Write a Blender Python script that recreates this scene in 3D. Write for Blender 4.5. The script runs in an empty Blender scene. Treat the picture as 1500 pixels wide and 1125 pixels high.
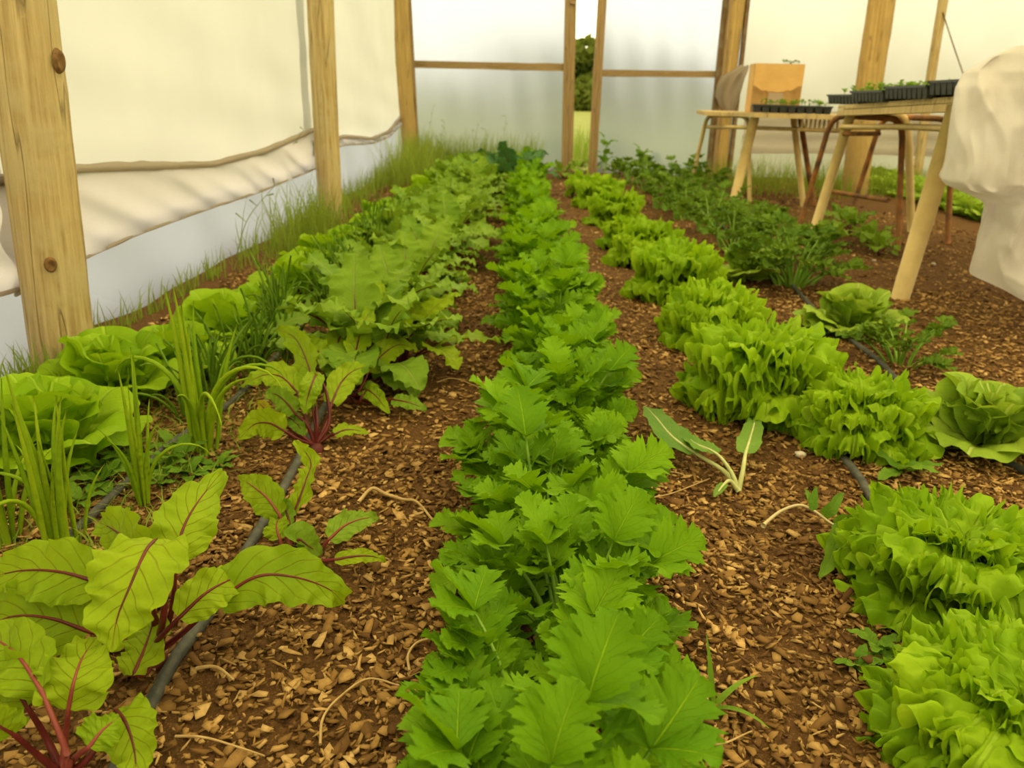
import bpy, math, random
import numpy as np
from mathutils import Vector, Matrix, Euler
from mathutils import noise as mnoise

random.seed(7)
RNG = np.random.default_rng(7)
SC = bpy.context.scene
COL = SC.collection
PI = math.pi
rad = math.radians

# ------------------------------------------------------------------ camera
F, H = 1150.0, 0.75
PITCH, YAW, ROLL = 20.15, 0.85, 1.6
CAMR = (Matrix.Rotation(rad(YAW), 3, 'Z') @ Matrix.Rotation(rad(90 - PITCH), 3, 'X')
        @ Matrix.Rotation(rad(ROLL), 3, 'Z'))
cam_d = bpy.data.cameras.new('camera')
cam_d.sensor_width = 36.0
cam_d.lens = F / 1500 * 36
cam_d.clip_start = 0.02
cam_d.clip_end = 400
cam_d.dof.use_dof = True
cam_d.dof.focus_distance = 1.15
cam_d.dof.aperture_fstop = 6.5
cam = bpy.data.objects.new('camera', cam_d)
COL.objects.link(cam)
cam.matrix_world = Matrix.Translation((0, 0, H)) @ CAMR.to_4x4()
SC.camera = cam

# ------------------------------------------------------------------ sky and exposure
SC.view_settings.view_transform = 'Standard'
SC.view_settings.look = 'None'
SC.view_settings.gamma = 1
SC.view_settings.exposure = 0.5
SC.view_settings.use_curve_mapping = False
world = bpy.data.worlds.new('overcast_evening_sky')
SC.world = world
world.use_nodes = True
bg = world.node_tree.nodes['Background']
bg.inputs['Color'].default_value = (1.0, 0.885, 0.60, 1)
bg.inputs['Strength'].default_value = 2.1
SC.cycles.max_bounces = 10
SC.cycles.diffuse_bounces = 4
SC.cycles.transmission_bounces = 8
SC.cycles.sample_clamp_indirect = 6.0
SC.cycles.caustics_refractive = True


def ray(x, y):
    return CAMR @ Vector(((x - 750) / F, -(y - 562.5) / F, -1))


def px(x, y, z=0.0):            # pixel -> point on the level z
    d = ray(x, y)
    return Vector((0, 0, H)) + d * ((z - H) / d.z)


def pxd(x, y, Y):               # pixel -> point on the upright plane at depth Y
    d = ray(x, y)
    return Vector((0, 0, H)) + d * (Y / d.y)


def pxx(x, y, X):               # pixel -> point on the side wall plane x = X
    d = ray(x, y)
    return Vector((0, 0, H)) + d * (X / d.x)


# ------------------------------------------------------------------ materials
def newmat(name):
    m = bpy.data.materials.new(name)
    m.use_nodes = True
    m.node_tree.nodes.clear()
    return m, m.node_tree


def N(nt, typ, ins=None, **props):
    n = nt.nodes.new(typ)
    for k, v in props.items():
        setattr(n, k, v)
    for k, v in (ins or {}).items():
        s = n.inputs[k]
        if isinstance(v, bpy.types.NodeSocket):
            nt.links.new(v, s)
        else:
            s.default_value = v
    return n


def M_(nt, op, a, b=0.0, c=0.0):
    n = nt.nodes.new('ShaderNodeMath')
    n.operation = op
    for i, v in enumerate((a, b, c)):
        if isinstance(v, bpy.types.NodeSocket):
            nt.links.new(v, n.inputs[i])
        else:
            n.inputs[i].default_value = v
    return n.outputs[0]


def mixc(nt, f, a, b):
    n = nt.nodes.new('ShaderNodeMix')
    n.data_type = 'RGBA'
    for k, v in ((0, f), (6, a), (7, b)):
        if isinstance(v, bpy.types.NodeSocket):
            nt.links.new(v, n.inputs[k])
        else:
            n.inputs[k].default_value = v if k == 0 else (*v, 1) if len(v) == 3 else v
    return n.outputs[2]


def mr(nt, v, a, b, c=0.0, d=1.0):
    n = N(nt, 'ShaderNodeMapRange', {0: v, 1: a, 2: b, 3: c, 4: d})
    return n.outputs[0]


def out(nt, shader):
    N(nt, 'ShaderNodeOutputMaterial', {'Surface': shader})


def noise(nt, vec, scale, detail=3.0, rough=0.55):
    n = N(nt, 'ShaderNodeTexNoise', {'Vector': vec, 'Scale': scale, 'Detail': detail, 'Roughness': rough})
    return n.outputs[0]


def bump(nt, h, strength, dist=0.01):
    return N(nt, 'ShaderNodeBump', {'Height': h, 'Strength': strength, 'Distance': dist}).outputs[0]


def leafmat(name, c1, c2, vein, veinw=0.05, side=0.5, trans=0.35, rough=0.42, nside=7.0, spec=0.10):
    m, nt = newmat(name)
    tc = N(nt, 'ShaderNodeTexCoord')
    sep = N(nt, 'ShaderNodeSeparateXYZ', {0: tc.outputs['UV']})
    u, v = sep.outputs[0], sep.outputs[1]
    a = M_(nt, 'MULTIPLY', M_(nt, 'ABSOLUTE', M_(nt, 'SUBTRACT', u, 0.5)), 2.0)
    oi = N(nt, 'ShaderNodeObjectInfo')
    ns = noise(nt, tc.outputs['Object'], 14.0)
    f = M_(nt, 'ADD', M_(nt, 'MULTIPLY', oi.outputs['Random'], 0.6), M_(nt, 'MULTIPLY', M_(nt, 'SUBTRACT', ns, 0.3), 1.0))
    base = mixc(nt, mr(nt, f, 0.0, 1.0), c1, c2)
    mid = mr(nt, a, veinw * 0.4, veinw, 1.0, 0.0)
    ph = M_(nt, 'FRACT', M_(nt, 'SUBTRACT', M_(nt, 'MULTIPLY', v, nside), M_(nt, 'MULTIPLY', a, 1.9)))
    ln = mr(nt, M_(nt, 'ABSOLUTE', M_(nt, 'SUBTRACT', ph, 0.5)), 0.0, 0.075, 1.0, 0.0)
    fade = mr(nt, a, 0.2, 1.0, 1.0, 0.25)
    sv = M_(nt, 'MULTIPLY', M_(nt, 'MULTIPLY', ln, fade), side)
    vn = M_(nt, 'MAXIMUM', mid, sv)
    col = mixc(nt, vn, base, vein)
    hgt = M_(nt, 'ADD', M_(nt, 'MULTIPLY', vn, -1.0), noise(nt, tc.outputs['Object'], 55.0, 2.0))
    bp = bump(nt, hgt, 0.6, 0.006)
    p = N(nt, 'ShaderNodeBsdfPrincipled', {'Base Color': col, 'Roughness': rough + 0.12, 'Normal': bp,
                                          'Specular IOR Level': spec})
    tcol = mixc(nt, 0.5, col, (c2[0] * 1.3, c2[1] * 1.2, c2[2] * 0.6))
    t = N(nt, 'ShaderNodeBsdfTranslucent', {'Color': tcol, 'Normal': bp})
    s = N(nt, 'ShaderNodeMixShader', {0: trans, 1: p.outputs[0], 2: t.outputs[0]})
    out(nt, s.outputs[0])
    return m


def simplemat(name, c1, c2, scale=20.0, rough=0.6, stretch=(1, 1, 1), bumpk=0.2, spec=0.3, metallic=0.0, rnd=0.0, trans=0.0):
    m, nt = newmat(name)
    tc = N(nt, 'ShaderNodeTexCoord')
    mp = N(nt, 'ShaderNodeMapping', {'Vector': tc.outputs['Object'], 'Scale': stretch})
    n1 = noise(nt, mp.outputs[0], scale, 5.0, 0.6)
    f = mr(nt, n1, 0.3, 0.7)
    if rnd:
        oi = N(nt, 'ShaderNodeObjectInfo')
        f = M_(nt, 'ADD', M_(nt, 'MULTIPLY', f, 1 - rnd), M_(nt, 'MULTIPLY', oi.outputs['Random'], rnd))
    col = mixc(nt, f, c1, c2)
    bp = bump(nt, n1, bumpk, 0.01)
    p = N(nt, 'ShaderNodeBsdfPrincipled', {'Base Color': col, 'Roughness': rough, 'Normal': bp,
                                          'Specular IOR Level': spec, 'Metallic': metallic})
    sh = p.outputs[0]
    if trans:
        t = N(nt, 'ShaderNodeBsdfTranslucent', {'Color': col})
        sh = N(nt, 'ShaderNodeMixShader', {0: trans, 1: sh, 2: t.outputs[0]}).outputs[0]
    out(nt, sh)
    return m


def plasticmat(name, col, col2, refr=0.5, rough=0.6, ior=1.3, diff=0.12, nscale=1.2):
    """Milky greenhouse film: scatters the daylight behind it and lets a blurred view through."""
    m, nt = newmat(name)
    tc = N(nt, 'ShaderNodeTexCoord')
    n1 = noise(nt, tc.outputs['Object'], nscale, 4.0)
    c = mixc(nt, mr(nt, n1, 0.3, 0.7), col, col2)
    t = N(nt, 'ShaderNodeBsdfTranslucent', {'Color': c})
    r = N(nt, 'ShaderNodeBsdfRefraction', {'Color': c, 'Roughness': rough, 'IOR': ior})
    s1 = N(nt, 'ShaderNodeMixShader', {0: refr, 1: t.outputs[0], 2: r.outputs[0]})
    d = N(nt, 'ShaderNodeBsdfPrincipled', {'Base Color': c, 'Roughness': 0.35})
    s2 = N(nt, 'ShaderNodeMixShader', {0: diff, 1: s1.outputs[0], 2: d.outputs[0]})
    out(nt, s2.outputs[0])
    return m


def logmat(name, c1, c2, c3, zs=2.0):
    m, nt = newmat(name)
    tc = N(nt, 'ShaderNodeTexCoord')
    mp = N(nt, 'ShaderNodeMapping', {'Vector': tc.outputs['Object'], 'Scale': (60, 60, zs)})
    n1 = noise(nt, mp.outputs[0], 1.0, 5.0, 0.65)
    n2 = noise(nt, tc.outputs['Object'], 9.0, 4.0)
    n3 = N(nt, 'ShaderNodeMapping', {'Vector': tc.outputs['Object'], 'Scale': (14, 14, 0.8)})
    n4 = noise(nt, n3.outputs[0], 1.0, 2.0)
    col = mixc(nt, mr(nt, n1, 0.35, 0.65), c1, c2)
    col = mixc(nt, mr(nt, n2, 0.45, 0.62, 0.0, 0.85), col, c3)
    crack = mr(nt, M_(nt, 'ABSOLUTE', M_(nt, 'SUBTRACT', n4, 0.5)), 0.0, 0.012, 0.6, 0.0)
    col = mixc(nt, crack, col, (c1[0] * 0.4, c1[1] * 0.4, c1[2] * 0.4))
    bp = bump(nt, M_(nt, 'SUBTRACT', M_(nt, 'ADD', n1, n2), crack), 0.7, 0.012)
    p = N(nt, 'ShaderNodeBsdfPrincipled', {'Base Color': col, 'Roughness': 0.75, 'Normal': bp, 'Specular IOR Level': 0.2})
    out(nt, p.outputs[0])
    return m


def soilmat():
    m, nt = newmat('soil')
    tc = N(nt, 'ShaderNodeTexCoord')
    o = tc.outputs['Object']
    n1 = noise(nt, o, 3.0, 6.0)
    n2 = noise(nt, o, 90.0, 6.0, 0.7)
    n3 = noise(nt, o, 260.0, 3.0, 0.7)
    c = mixc(nt, mr(nt, n2, 0.35, 0.65), (0.055, 0.028, 0.010), (0.21, 0.105, 0.033))
    c = mixc(nt, mr(nt, n1, 0.4, 0.65), c, (0.13, 0.062, 0.02))
    c = mixc(nt, mr(nt, n3, 0.56, 0.68, 0, .8), c, (0.36, 0.20, 0.075))
    bp = bump(nt, M_(nt, 'ADD', n2, M_(nt, 'MULTIPLY', n3, 0.5)), 0.9, 0.012)
    p = N(nt, 'ShaderNodeBsdfPrincipled', {'Base Color': c, 'Roughness': 0.9, 'Normal': bp, 'Specular IOR Level': 0.1})
    out(nt, p.outputs[0])
    return m


def chipmat():
    m, nt = newmat('wood_chip')
    geo = N(nt, 'ShaderNodeNewGeometry')
    oi = N(nt, 'ShaderNodeObjectInfo')
    r = M_(nt, 'FRACT', M_(nt, 'ADD', geo.outputs['Random Per Island'], M_(nt, 'MULTIPLY', oi.outputs['Random'], 7.0)))
    ramp = N(nt, 'ShaderNodeValToRGB', {0: r})
    e = ramp.color_ramp.elements
    e[0].position, e[0].color = 0.0, (0.07, 0.032, 0.010, 1)
    e[1].position, e[1].color = 1.0, (0.62, 0.40, 0.15, 1)
    for pos, c in ((0.25, (0.16, 0.078, 0.022)), (0.55, (0.30, 0.165, 0.045)), (0.8, (0.42, 0.245, 0.075))):
        x = e.new(pos)
        x.color = (*c, 1)
    pos = geo.outputs['Position']
    damp = noise(nt, pos, 2.6, 4.0, 0.6)
    c = mixc(nt, mr(nt, damp, 0.47, 0.66, 0.0, 0.7), ramp.outputs[0], (0.085, 0.038, 0.011))
    grain = noise(nt, pos, 160.0, 3.0)
    c = mixc(nt, mr(nt, grain, 0.45, 0.75, 0.0, 0.4), c, (0.12, 0.06, 0.02))
    p = N(nt, 'ShaderNodeBsdfPrincipled', {'Base Color': c, 'Roughness': 0.8, 'Specular IOR Level': 0.15})
    out(nt, p.outputs[0])
    return m


MT = {}
MT['frilly'] = leafmat('frilly_lettuce_leaf', (0.17, 0.33, 0.006), (0.34, 0.52, 0.012), (0.36, 0.54, 0.03), 0.05, 0.2, 0.38)
MT['butter'] = leafmat('butterhead_leaf', (0.18, 0.31, 0.018), (0.36, 0.50, 0.05), (0.42, 0.54, 0.10), 0.05, 0.3, 0.32, 0.4)
MT['celery'] = leafmat('celery_leaf', (0.09, 0.225, 0.004), (0.23, 0.42, 0.007), (0.25, 0.44, 0.012), 0.05, 0.25, 0.36, 0.45)
MT['parsley'] = leafmat('parsley_leaf', (0.072, 0.155, 0.010), (0.17, 0.28, 0.022), (0.18, 0.28, 0.04), 0.05, 0.3, 0.3, 0.45)
MT['beet'] = leafmat('beet_leaf', (0.16, 0.28, 0.006), (0.33, 0.45, 0.012), (0.23, 0.12, 0.02), 0.03, 0.4, 0.36, 0.36)
MT['beet_far'] = leafmat('beet_leaf_pale', (0.12, 0.235, 0.013), (0.25, 0.385, 0.030), (0.27, 0.36, 0.06), 0.06, 0.35, 0.3, 0.45)
MT['kale'] = leafmat('kale_leaf', (0.025, 0.085, 0.02), (0.08, 0.19, 0.05), (0.18, 0.28, 0.10), 0.06, 0.3, 0.25, 0.5)
MT['brassica'] = leafmat('brassica_leaf', (0.10, 0.22, 0.03), (0.20, 0.34, 0.05), (0.45, 0.52, 0.2), 0.10, 0.35, 0.28, 0.5)
MT['onion'] = leafmat('onion_leaf', (0.17, 0.32, 0.008), (0.36, 0.48, 0.015), (0.3, 0.46, 0.05), 0.01, 0.0, 0.25, 0.4)
MT['onion_dark'] = leafmat('young_onion_leaf', (0.10, 0.21, 0.012), (0.21, 0.34, 0.025), (0.2, 0.36, 0.05), 0.01, 0.0, 0.25, 0.4)
MT['grass'] = leafmat('grass_blade', (0.13, 0.22, 0.018), (0.30, 0.38, 0.05), (0.2, 0.3, 0.04), 0.01, 0.0, 0.35, 0.5)
MT['weed'] = leafmat('weed_leaf', (0.09, 0.21, 0.012), (0.20, 0.34, 0.03), (0.2, 0.34, 0.05), 0.05, 0.2, 0.35, 0.5)
MT['yellow_leaf'] = leafmat('yellowing_leaf', (0.33, 0.36, 0.015), (0.5, 0.42, 0.02), (0.4, 0.2, 0.05), 0.05, 0.4, 0.35, 0.5)
MT['tree'] = leafmat('tree_leaf', (0.07, 0.11, 0.014), (0.16, 0.19, 0.025), (0.1, 0.15, 0.03), 0.05, 0.0, 0.3, 0.6)
MT['celery_stalk'] = simplemat('celery_stalk', (0.17, 0.36, 0.03), (0.30, 0.48, 0.06), 30, 0.4, trans=0.15)
MT['white_stalk'] = simplemat('pale_stalk', (0.42, 0.46, 0.15), (0.6, 0.6, 0.28), 30, 0.5, trans=0.1)
MT['beet_stem'] = simplemat('beet_stem', (0.075, 0.010, 0.010), (0.19, 0.030, 0.024), 18, 0.35, trans=0.1)
MT['beet_stem_pink'] = simplemat('pink_beet_stem', (0.20, 0.022, 0.026), (0.33, 0.10, 0.06), 18, 0.35, trans=0.1)
MT['beet_root'] = simplemat('beet_root', (0.06, 0.012, 0.010), (0.15, 0.03, 0.022), 45, 0.6)
MT['hose'] = simplemat('drip_hose', (0.035, 0.038, 0.034), (0.11, 0.105, 0.085), 40, 0.6)
MT['straw'] = simplemat('dry_straw', (0.36, 0.22, 0.08), (0.55, 0.38, 0.16), 40, 0.7)
MT['root'] = simplemat('pale_root', (0.5, 0.40, 0.2), (0.62, 0.52, 0.3), 40, 0.7)
MT['log'] = logmat('weathered_log', (0.36, 0.25, 0.095), (0.60, 0.46, 0.22), (0.50, 0.40, 0.20))
MT['log2'] = logmat('warm_log', (0.36, 0.23, 0.07), (0.52, 0.36, 0.13), (0.40, 0.27, 0.10))
MT['board'] = logmat('sawn_board', (0.24, 0.155, 0.065), (0.36, 0.25, 0.115), (0.30, 0.20, 0.10), 3.0)
MT['board_dark'] = logmat('dark_board', (0.13, 0.08, 0.035), (0.22, 0.14, 0.06), (0.25, 0.19, 0.11), 3.0)
MT['knot'] = simplemat('log_knot', (0.10, 0.05, 0.015), (0.25, 0.13, 0.04), 60, 0.8)
MT['cream'] = simplemat('cream_paint', (0.50, 0.36, 0.14), (0.62, 0.47, 0.20), 12, 0.5)
MT['rust'] = simplemat('rusty_tube', (0.075, 0.042, 0.026), (0.36, 0.15, 0.035), 11, 0.8, bumpk=0.4)
MT['plank'] = logmat('pale_plank', (0.46, 0.33, 0.14), (0.60, 0.46, 0.22), (0.5, 0.38, 0.18), 3.0)
MT['tray'] = simplemat('black_tray', (0.020, 0.023, 0.022), (0.045, 0.048, 0.045), 40, 0.45)
MT['compost'] = simplemat('compost', (0.03, 0.018, 0.008), (0.08, 0.05, 0.02), 90, 0.9, bumpk=0.8)
MT['card'] = simplemat('cardboard', (0.50, 0.30, 0.10), (0.60, 0.38, 0.14), 5, 0.8)
MT['card_dark'] = simplemat('damp_cardboard', (0.20, 0.11, 0.035), (0.36, 0.22, 0.08), 8, 0.85)
MT['film_up'] = plasticmat('cream_film', (0.62, 0.62, 0.59), (0.56, 0.56, 0.535), 0.06, 0.8, 1.2)
MT['film_low'] = plasticmat('cool_film', (0.43, 0.475, 0.60), (0.385, 0.43, 0.545), 0.06, 0.8, 1.2)
MT['film_back'] = plasticmat('back_film', (0.52, 0.575, 0.71), (0.48, 0.53, 0.665), 0.70, 0.42, 1.3)
MT['film_back_warm'] = plasticmat('yellowed_back_film', (0.58, 0.585, 0.56), (0.50, 0.50, 0.47), 0.55, 0.55, 1.3, 0.12, 0.8)
MT['film_roof'] = plasticmat('roof_film', (0.95, 0.92, 0.74), (0.92, 0.89, 0.71), 0.3, 0.6, 1.3, 0.06)
MT['film_fold'] = plasticmat('folded_film', (0.60, 0.52, 0.42), (0.68, 0.61, 0.50), 0.15, 0.8, 1.3, 0.25)
MT['drape'] = plasticmat('crumpled_film', (0.74, 0.71, 0.69), (0.60, 0.55, 0.50), 0.05, 0.6, 1.2, 0.6, 5.0)
MT['soil'] = soilmat()
MT['chip'] = chipmat()
MT['field'] = simplemat('field_grass', (0.13, 0.16, 0.016), (0.23, 0.24, 0.03), 1.2, 0.9)
MT['white_bit'] = simplemat('pale_pebble', (0.5, 0.42, 0.3), (0.65, 0.58, 0.45), 30, 0.7)


# ------------------------------------------------------------------ object helpers
def mesh(name, V, Fc, mat, UV=None, smooth=True):
    me = bpy.data.meshes.new(name)
    V = np.asarray(V, dtype=np.float32)
    me.from_pydata(V.tolist(), [], [tuple(int(i) for i in f) for f in Fc])
    if UV is not None:
        uvl = me.uv_layers.new(name='UVMap')
        idx = np.empty(len(me.loops), dtype=np.int32)
        me.loops.foreach_get('vertex_index', idx)
        uvl.data.foreach_set('uv', np.asarray(UV, dtype=np.float32)[idx].ravel())
    if smooth:
        me.polygons.foreach_set('use_smooth', [True] * len(me.polygons))
    me.materials.append(MT[mat] if isinstance(mat, str) else mat)
    me.update()
    return me


def obj(name, me, parent=None, loc=(0, 0, 0), rot=(0, 0, 0), sc=1.0):
    o = bpy.data.objects.new(name, me)
    COL.objects.link(o)
    o.location = loc
    o.rotation_euler = rot
    o.scale = (sc, sc, sc) if not hasattr(sc, '__len__') else sc
    if parent:
        o.parent = parent
    return o


def tag(o, label=None, cat=None, group=None, kind=None):
    if label:
        o['label'] = label
    if cat:
        o['category'] = cat
    if group:
        o['group'] = group
    if kind:
        o['kind'] = kind
    return o


def thing(name, label, cat, loc=(0, 0, 0), rz=0.0, group=None, sc=1.0):
    o = obj(name, None, None, loc, (0, 0, rz), sc)
    o.empty_display_size = 0.05
    return tag(o, label, cat, group)


class MB:
    def __init__(s):
        s.V, s.F, s.U, s.n = [], [], [], 0

    def add(s, V, Fc, UV=None):
        V = np.asarray(V, float)
        s.V.append(V)
        s.F += [tuple(i + s.n for i in f) for f in Fc]
        s.U.append(np.asarray(UV, float) if UV is not None else np.full((len(V), 2), 0.25))
        s.n += len(V)
        return s

    def box(s, c, size, R=None, taper=1.0):
        x, y, z = np.array(size) / 2
        V = np.array([(-x, -y, -z), (x, -y, -z), (x, y, -z), (-x, y, -z), (-x * taper, -y * taper, z), (x * taper, -y * taper, z),
                      (x * taper, y * taper, z), (-x * taper, y * taper, z)])
        if R is not None:
            V = V @ np.array(R).T
        return s.add(V + np.array(c), [(0, 3, 2, 1), (4, 5, 6, 7), (0, 1, 5, 4), (1, 2, 6, 5), (2, 3, 7, 6), (3, 0, 4, 7)])

    def tube(s, P, r, n=8, cap=True, jitter=0.0):
        P = np.asarray(P, float)
        r = np.broadcast_to(np.asarray(r, float), (len(P),))
        T = np.gradient(P, axis=0)
        T /= np.linalg.norm(T, axis=1)[:, None] + 1e-9
        ref = np.array([0, 0, 1.0]) if abs(T[0][2]) < 0.8 else np.array([1.0, 0, 0])
        A = np.cross(T, ref)
        A /= np.linalg.norm(A, axis=1)[:, None] + 1e-9
        B = np.cross(T, A)
        th = np.linspace(0, 2 * PI, n, endpoint=False)
        rr = r[:, None] * (1 + jitter * RNG.standard_normal((len(P), n)))
        V = P[:, None] + A[:, None] * (np.cos(th) * rr)[..., None] + B[:, None] * (np.sin(th) * rr)[..., None]
        m = len(P)
        Fc = [(i * n + j, i * n + (j + 1) % n, (i + 1) * n + (j + 1) % n, (i + 1) * n + j) for i in range(m - 1) for j in range(n)]
        if cap:
            Fc += [tuple(range(n)), tuple(reversed(range((m - 1) * n, m * n)))]
        UV = np.stack(np.meshgrid(np.linspace(0, 1, m), np.linspace(0, 1, n), indexing='ij')[::-1], -1).reshape(-1, 2)
        return s.add(V.reshape(-1, 3), Fc, UV)

    def build(s, name, mat, parent=None, smooth=True, loc=(0, 0, 0), rot=(0, 0, 0)):
        return obj(name, s.mesh(name, mat, smooth), parent, loc, rot)

    def mesh(s, name, mat, smooth=True):
        return mesh(name, np.concatenate(s.V), s.F, mat, np.concatenate(s.U), smooth)


def catmull(pts, n):
    P = [np.array(p, float) for p in pts]
    P = [2 * P[0] - P[1]] + P + [2 * P[-1] - P[-2]]
    segs = len(P) - 3
    o = []
    for k in range(n):
        q = k / (n - 1) * segs
        i = min(int(q), segs - 1)
        t = q - i
        a, b, c, d = P[i:i + 4]
        o.append(0.5 * (2 * b + (c - a) * t + (2 * a - 5 * b + 4 * c - d) * t * t + (3 * b - a - 3 * c + d) * t ** 3))
    return np.array(o)


def grid_faces(n, m):
    return [(i * m + j, i * m + j + 1, (i + 1) * m + j + 1, (i + 1) * m + j) for i in range(n - 1) for j in range(m - 1)]


def arc(L, e0, e1, n, pw=1.0):
    """Spine in the y-z plane, elevation bending from e0 to e1 degrees."""
    e = np.radians(e0 + (e1 - e0) * np.linspace(0, 1, n) ** pw)
    st = L / (n - 1)
    P = np.zeros((n, 3))
    P[1:, 1] = np.cumsum(np.cos((e[1:] + e[:-1]) / 2)) * st
    P[1:, 2] = np.cumsum(np.sin((e[1:] + e[:-1]) / 2)) * st
    return P


def frames(P, up=(0, 0, 1), roll=0.0):
    T = np.gradient(P, axis=0)
    T /= np.linalg.norm(T, axis=1)[:, None] + 1e-9
    up = np.array(up, float)
    # one steady side direction keeps the blade from twisting where it points straight up
    chord = P[-1] - P[0]
    S0 = np.cross(chord, up)
    if np.linalg.norm(S0) < 1e-4:
        S0 = np.array([1.0, 0, 0])
    S0 /= np.linalg.norm(S0)
    S = S0[None] - (T @ S0)[:, None] * T
    S /= np.linalg.norm(S, axis=1)[:, None] + 1e-9
    Nn = np.cross(S, T)
    if roll:
        c, s = math.cos(roll), math.sin(roll)
        S, Nn = S * c + Nn * s, Nn * c - S * s
    return T, S, Nn


def sweep_leaf(P, w, nt=5, fold=0.15, ruf=None, fwd=0.0, roll=0.0, up=(0, 0, 1)):
    n = len(P)
    T, S, Nn = frames(P, up, roll)
    t = np.linspace(-1, 1, nt)
    s = np.linspace(0, 1, n)
    W = np.asarray(w)[:, None]
    lat = t[None] * W
    hgt = np.abs(t)[None] * W * fold
    if ruf is not None:
        hgt = hgt + ruf(s[:, None], t[None])
    V = P[:, None] + S[:, None] * lat[..., None] + Nn[:, None] * hgt[..., None] + T[:, None] * (np.abs(t)[None] * W * fwd)[..., None]
    UV = np.stack([np.broadcast_to(t[None] * .5 + .5, (n, nt)), np.broadcast_to(s[:, None], (n, nt))], -1).reshape(-1, 2)
    return V.reshape(-1, 3), grid_faces(n, nt), UV


def fan_leaf(L, W, e0, e1, nr, nphi, waves, rimtooth=0.05, cup=0.0, pw=1.0, seed=0, rimcurl=0.0, blister=0.0, curl=0.0):
    """Round leaf with a ruffled rim, laid on an arched spine.  waves: (count, amplitude)."""
    g = np.random.default_rng(seed)
    sp = arc(1.15 * L, e0, e1, 40, pw)
    ss = np.linspace(0, 1.15, 40)
    ang = np.unwrap(np.arctan2(np.gradient(sp[:, 2]), np.gradient(sp[:, 1])))
    PH = 2.62
    r = np.linspace(0.02, 1, nr) ** 0.85
    ph = np.linspace(-PH, PH, nphi)
    ph = ph + g.normal(0, PH / nphi * 0.1, nphi)
    rr, pp = np.meshgrid(r, ph, indexing='ij')
    a_ = g.uniform(0, 6.28, 8)
    wp = pp + 0.30 * np.sin(2.3 * pp + a_[0]) + 0.10 * np.sin(6.1 * pp + a_[1])        # uneven spacing of the frills
    rim = 1 + rimtooth * rr ** 5 * (np.sin(15 * wp + a_[2]) + 0.7 * np.sin(27 * wp + a_[3]))
    X = rr * np.sin(pp) * W * rim
    Yl = 0.44 + 0.56 * rr * np.cos(pp) * rim
    X = X * np.clip(0.25 + 1.15 * np.clip(Yl, 0, 1) ** 0.8, 0, 1.05)
    Yl = np.clip(Yl, 0, 1.14)
    d = np.zeros_like(X)
    for k, a in waves:
        d += a * rr ** (1.6 if k < 6 else 2.2 if k < 10 else 3.4 if k < 16 else 6.0) * np.sin(k * wp + g.uniform(0, 6.28) + rr * g.uniform(-3, 3)) \
            * (0.75 + 0.35 * np.sin(2.7 * pp + a_[4] + k))
    if blister:
        for idx in np.ndindex(X.shape):
            d[idx] += blister * mnoise.noise(Vector((X[idx] * 75, Yl[idx] * L * 75, seed * 3.1))) * (0.3 + rr[idx])
    X = X + curl * rr ** 6 * np.cos(21 * wp + a_[5]) * np.cos(pp)
    Yl = Yl + curl / L * rr ** 6 * np.sin(21 * wp + a_[5])
    Yl = np.clip(Yl, 0, 1.14)
    d += cup * (X / W) ** 2 * W - rimcurl * rr ** 5 * W
    Yp = np.interp(Yl, ss, sp[:, 1])
    Zp = np.interp(Yl, ss, sp[:, 2])
    A = np.interp(Yl, ss, ang)
    V = np.stack([X, Yp - np.sin(A) * d, Zp + np.cos(A) * d], -1).reshape(-1, 3)
    UV = np.stack([X / (2.2 * W) + .5, Yl / 1.15], -1).reshape(-1, 2)
    return V, grid_faces(nr, nphi), UV


def rotm(ax, ang):
    return np.array(Matrix.Rotation(ang, 3, ax))


# ------------------------------------------------------------------ ground
def gz(x, y):
    x = np.asarray(x, float)
    y = np.asarray(y, float)
    return (0.010 * np.sin(x * 3.1 + 1.0) * np.cos(y * 2.3) + 0.006 * np.sin(x * 7.3 + y * 5.1)
            + 0.004 * np.sin(x * 13.0 - y * 11.0 + 2.0))


def gp(v, dz=0.0):
    return (v[0], v[1], float(gz(v[0], v[1])) + dz)


nx, ny = 110, 150
gx, gy = np.meshgrid(np.linspace(-1.9, 6.8, nx), np.linspace(-2.6, 9.0, ny), indexing='ij')
GV = np.stack([gx, gy, gz(gx, gy)], -1).reshape(-1, 3)
floor = obj('floor', mesh('floor', GV, [f[::-1] for f in grid_faces(nx, ny)], 'soil'))
tag(floor, 'brown soil ground of the greenhouse strewn with wood chips', None, None, 'structure')


def chip_arrays(n, x0, x1, y0, y1, smin, smax, lift):
    x = RNG.uniform(x0, x1, n)
    y = RNG.uniform(y0, y1, n)
    L = RNG.uniform(smin, smax, n) * RNG.choice([0.6, 1, 1, 1.35], n)
    Wd = L * RNG.choice([.18, .4, .6, .8], n) * RNG.uniform(.8, 1.15, n)
    a = RNG.uniform(0, 2 * PI, n)
    tilt = RNG.normal(0, 0.24, n)
    til2 = RNG.normal(0, 0.24, n)
    th = RNG.uniform(0.0005, 0.0013, n)
    base = np.array([(-.5, -.4), (.12, -.5), (.5, -.22), (.42, .42), (-.2, .5)])
    J = base[None] + RNG.normal(0, 0.13, (n, 5, 2))
    lx, ly = J[..., 0] * L[:, None], J[..., 1] * Wd[:, None]
    ca, sa = np.cos(a)[:, None], np.sin(a)[:, None]
    X = x[:, None] + lx * ca - ly * sa
    Y = y[:, None] + lx * sa + ly * ca
    Z = gz(x, y)[:, None] + RNG.uniform(0, lift, n)[:, None] + lx * np.tan(tilt)[:, None] + ly * np.tan(til2)[:, None]
    top = np.stack([X, Y, Z + th[:, None]], -1)
    bot = np.stack([X, Y, Z - th[:, None]], -1)
    return np.concatenate([top, bot], 1)


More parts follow.
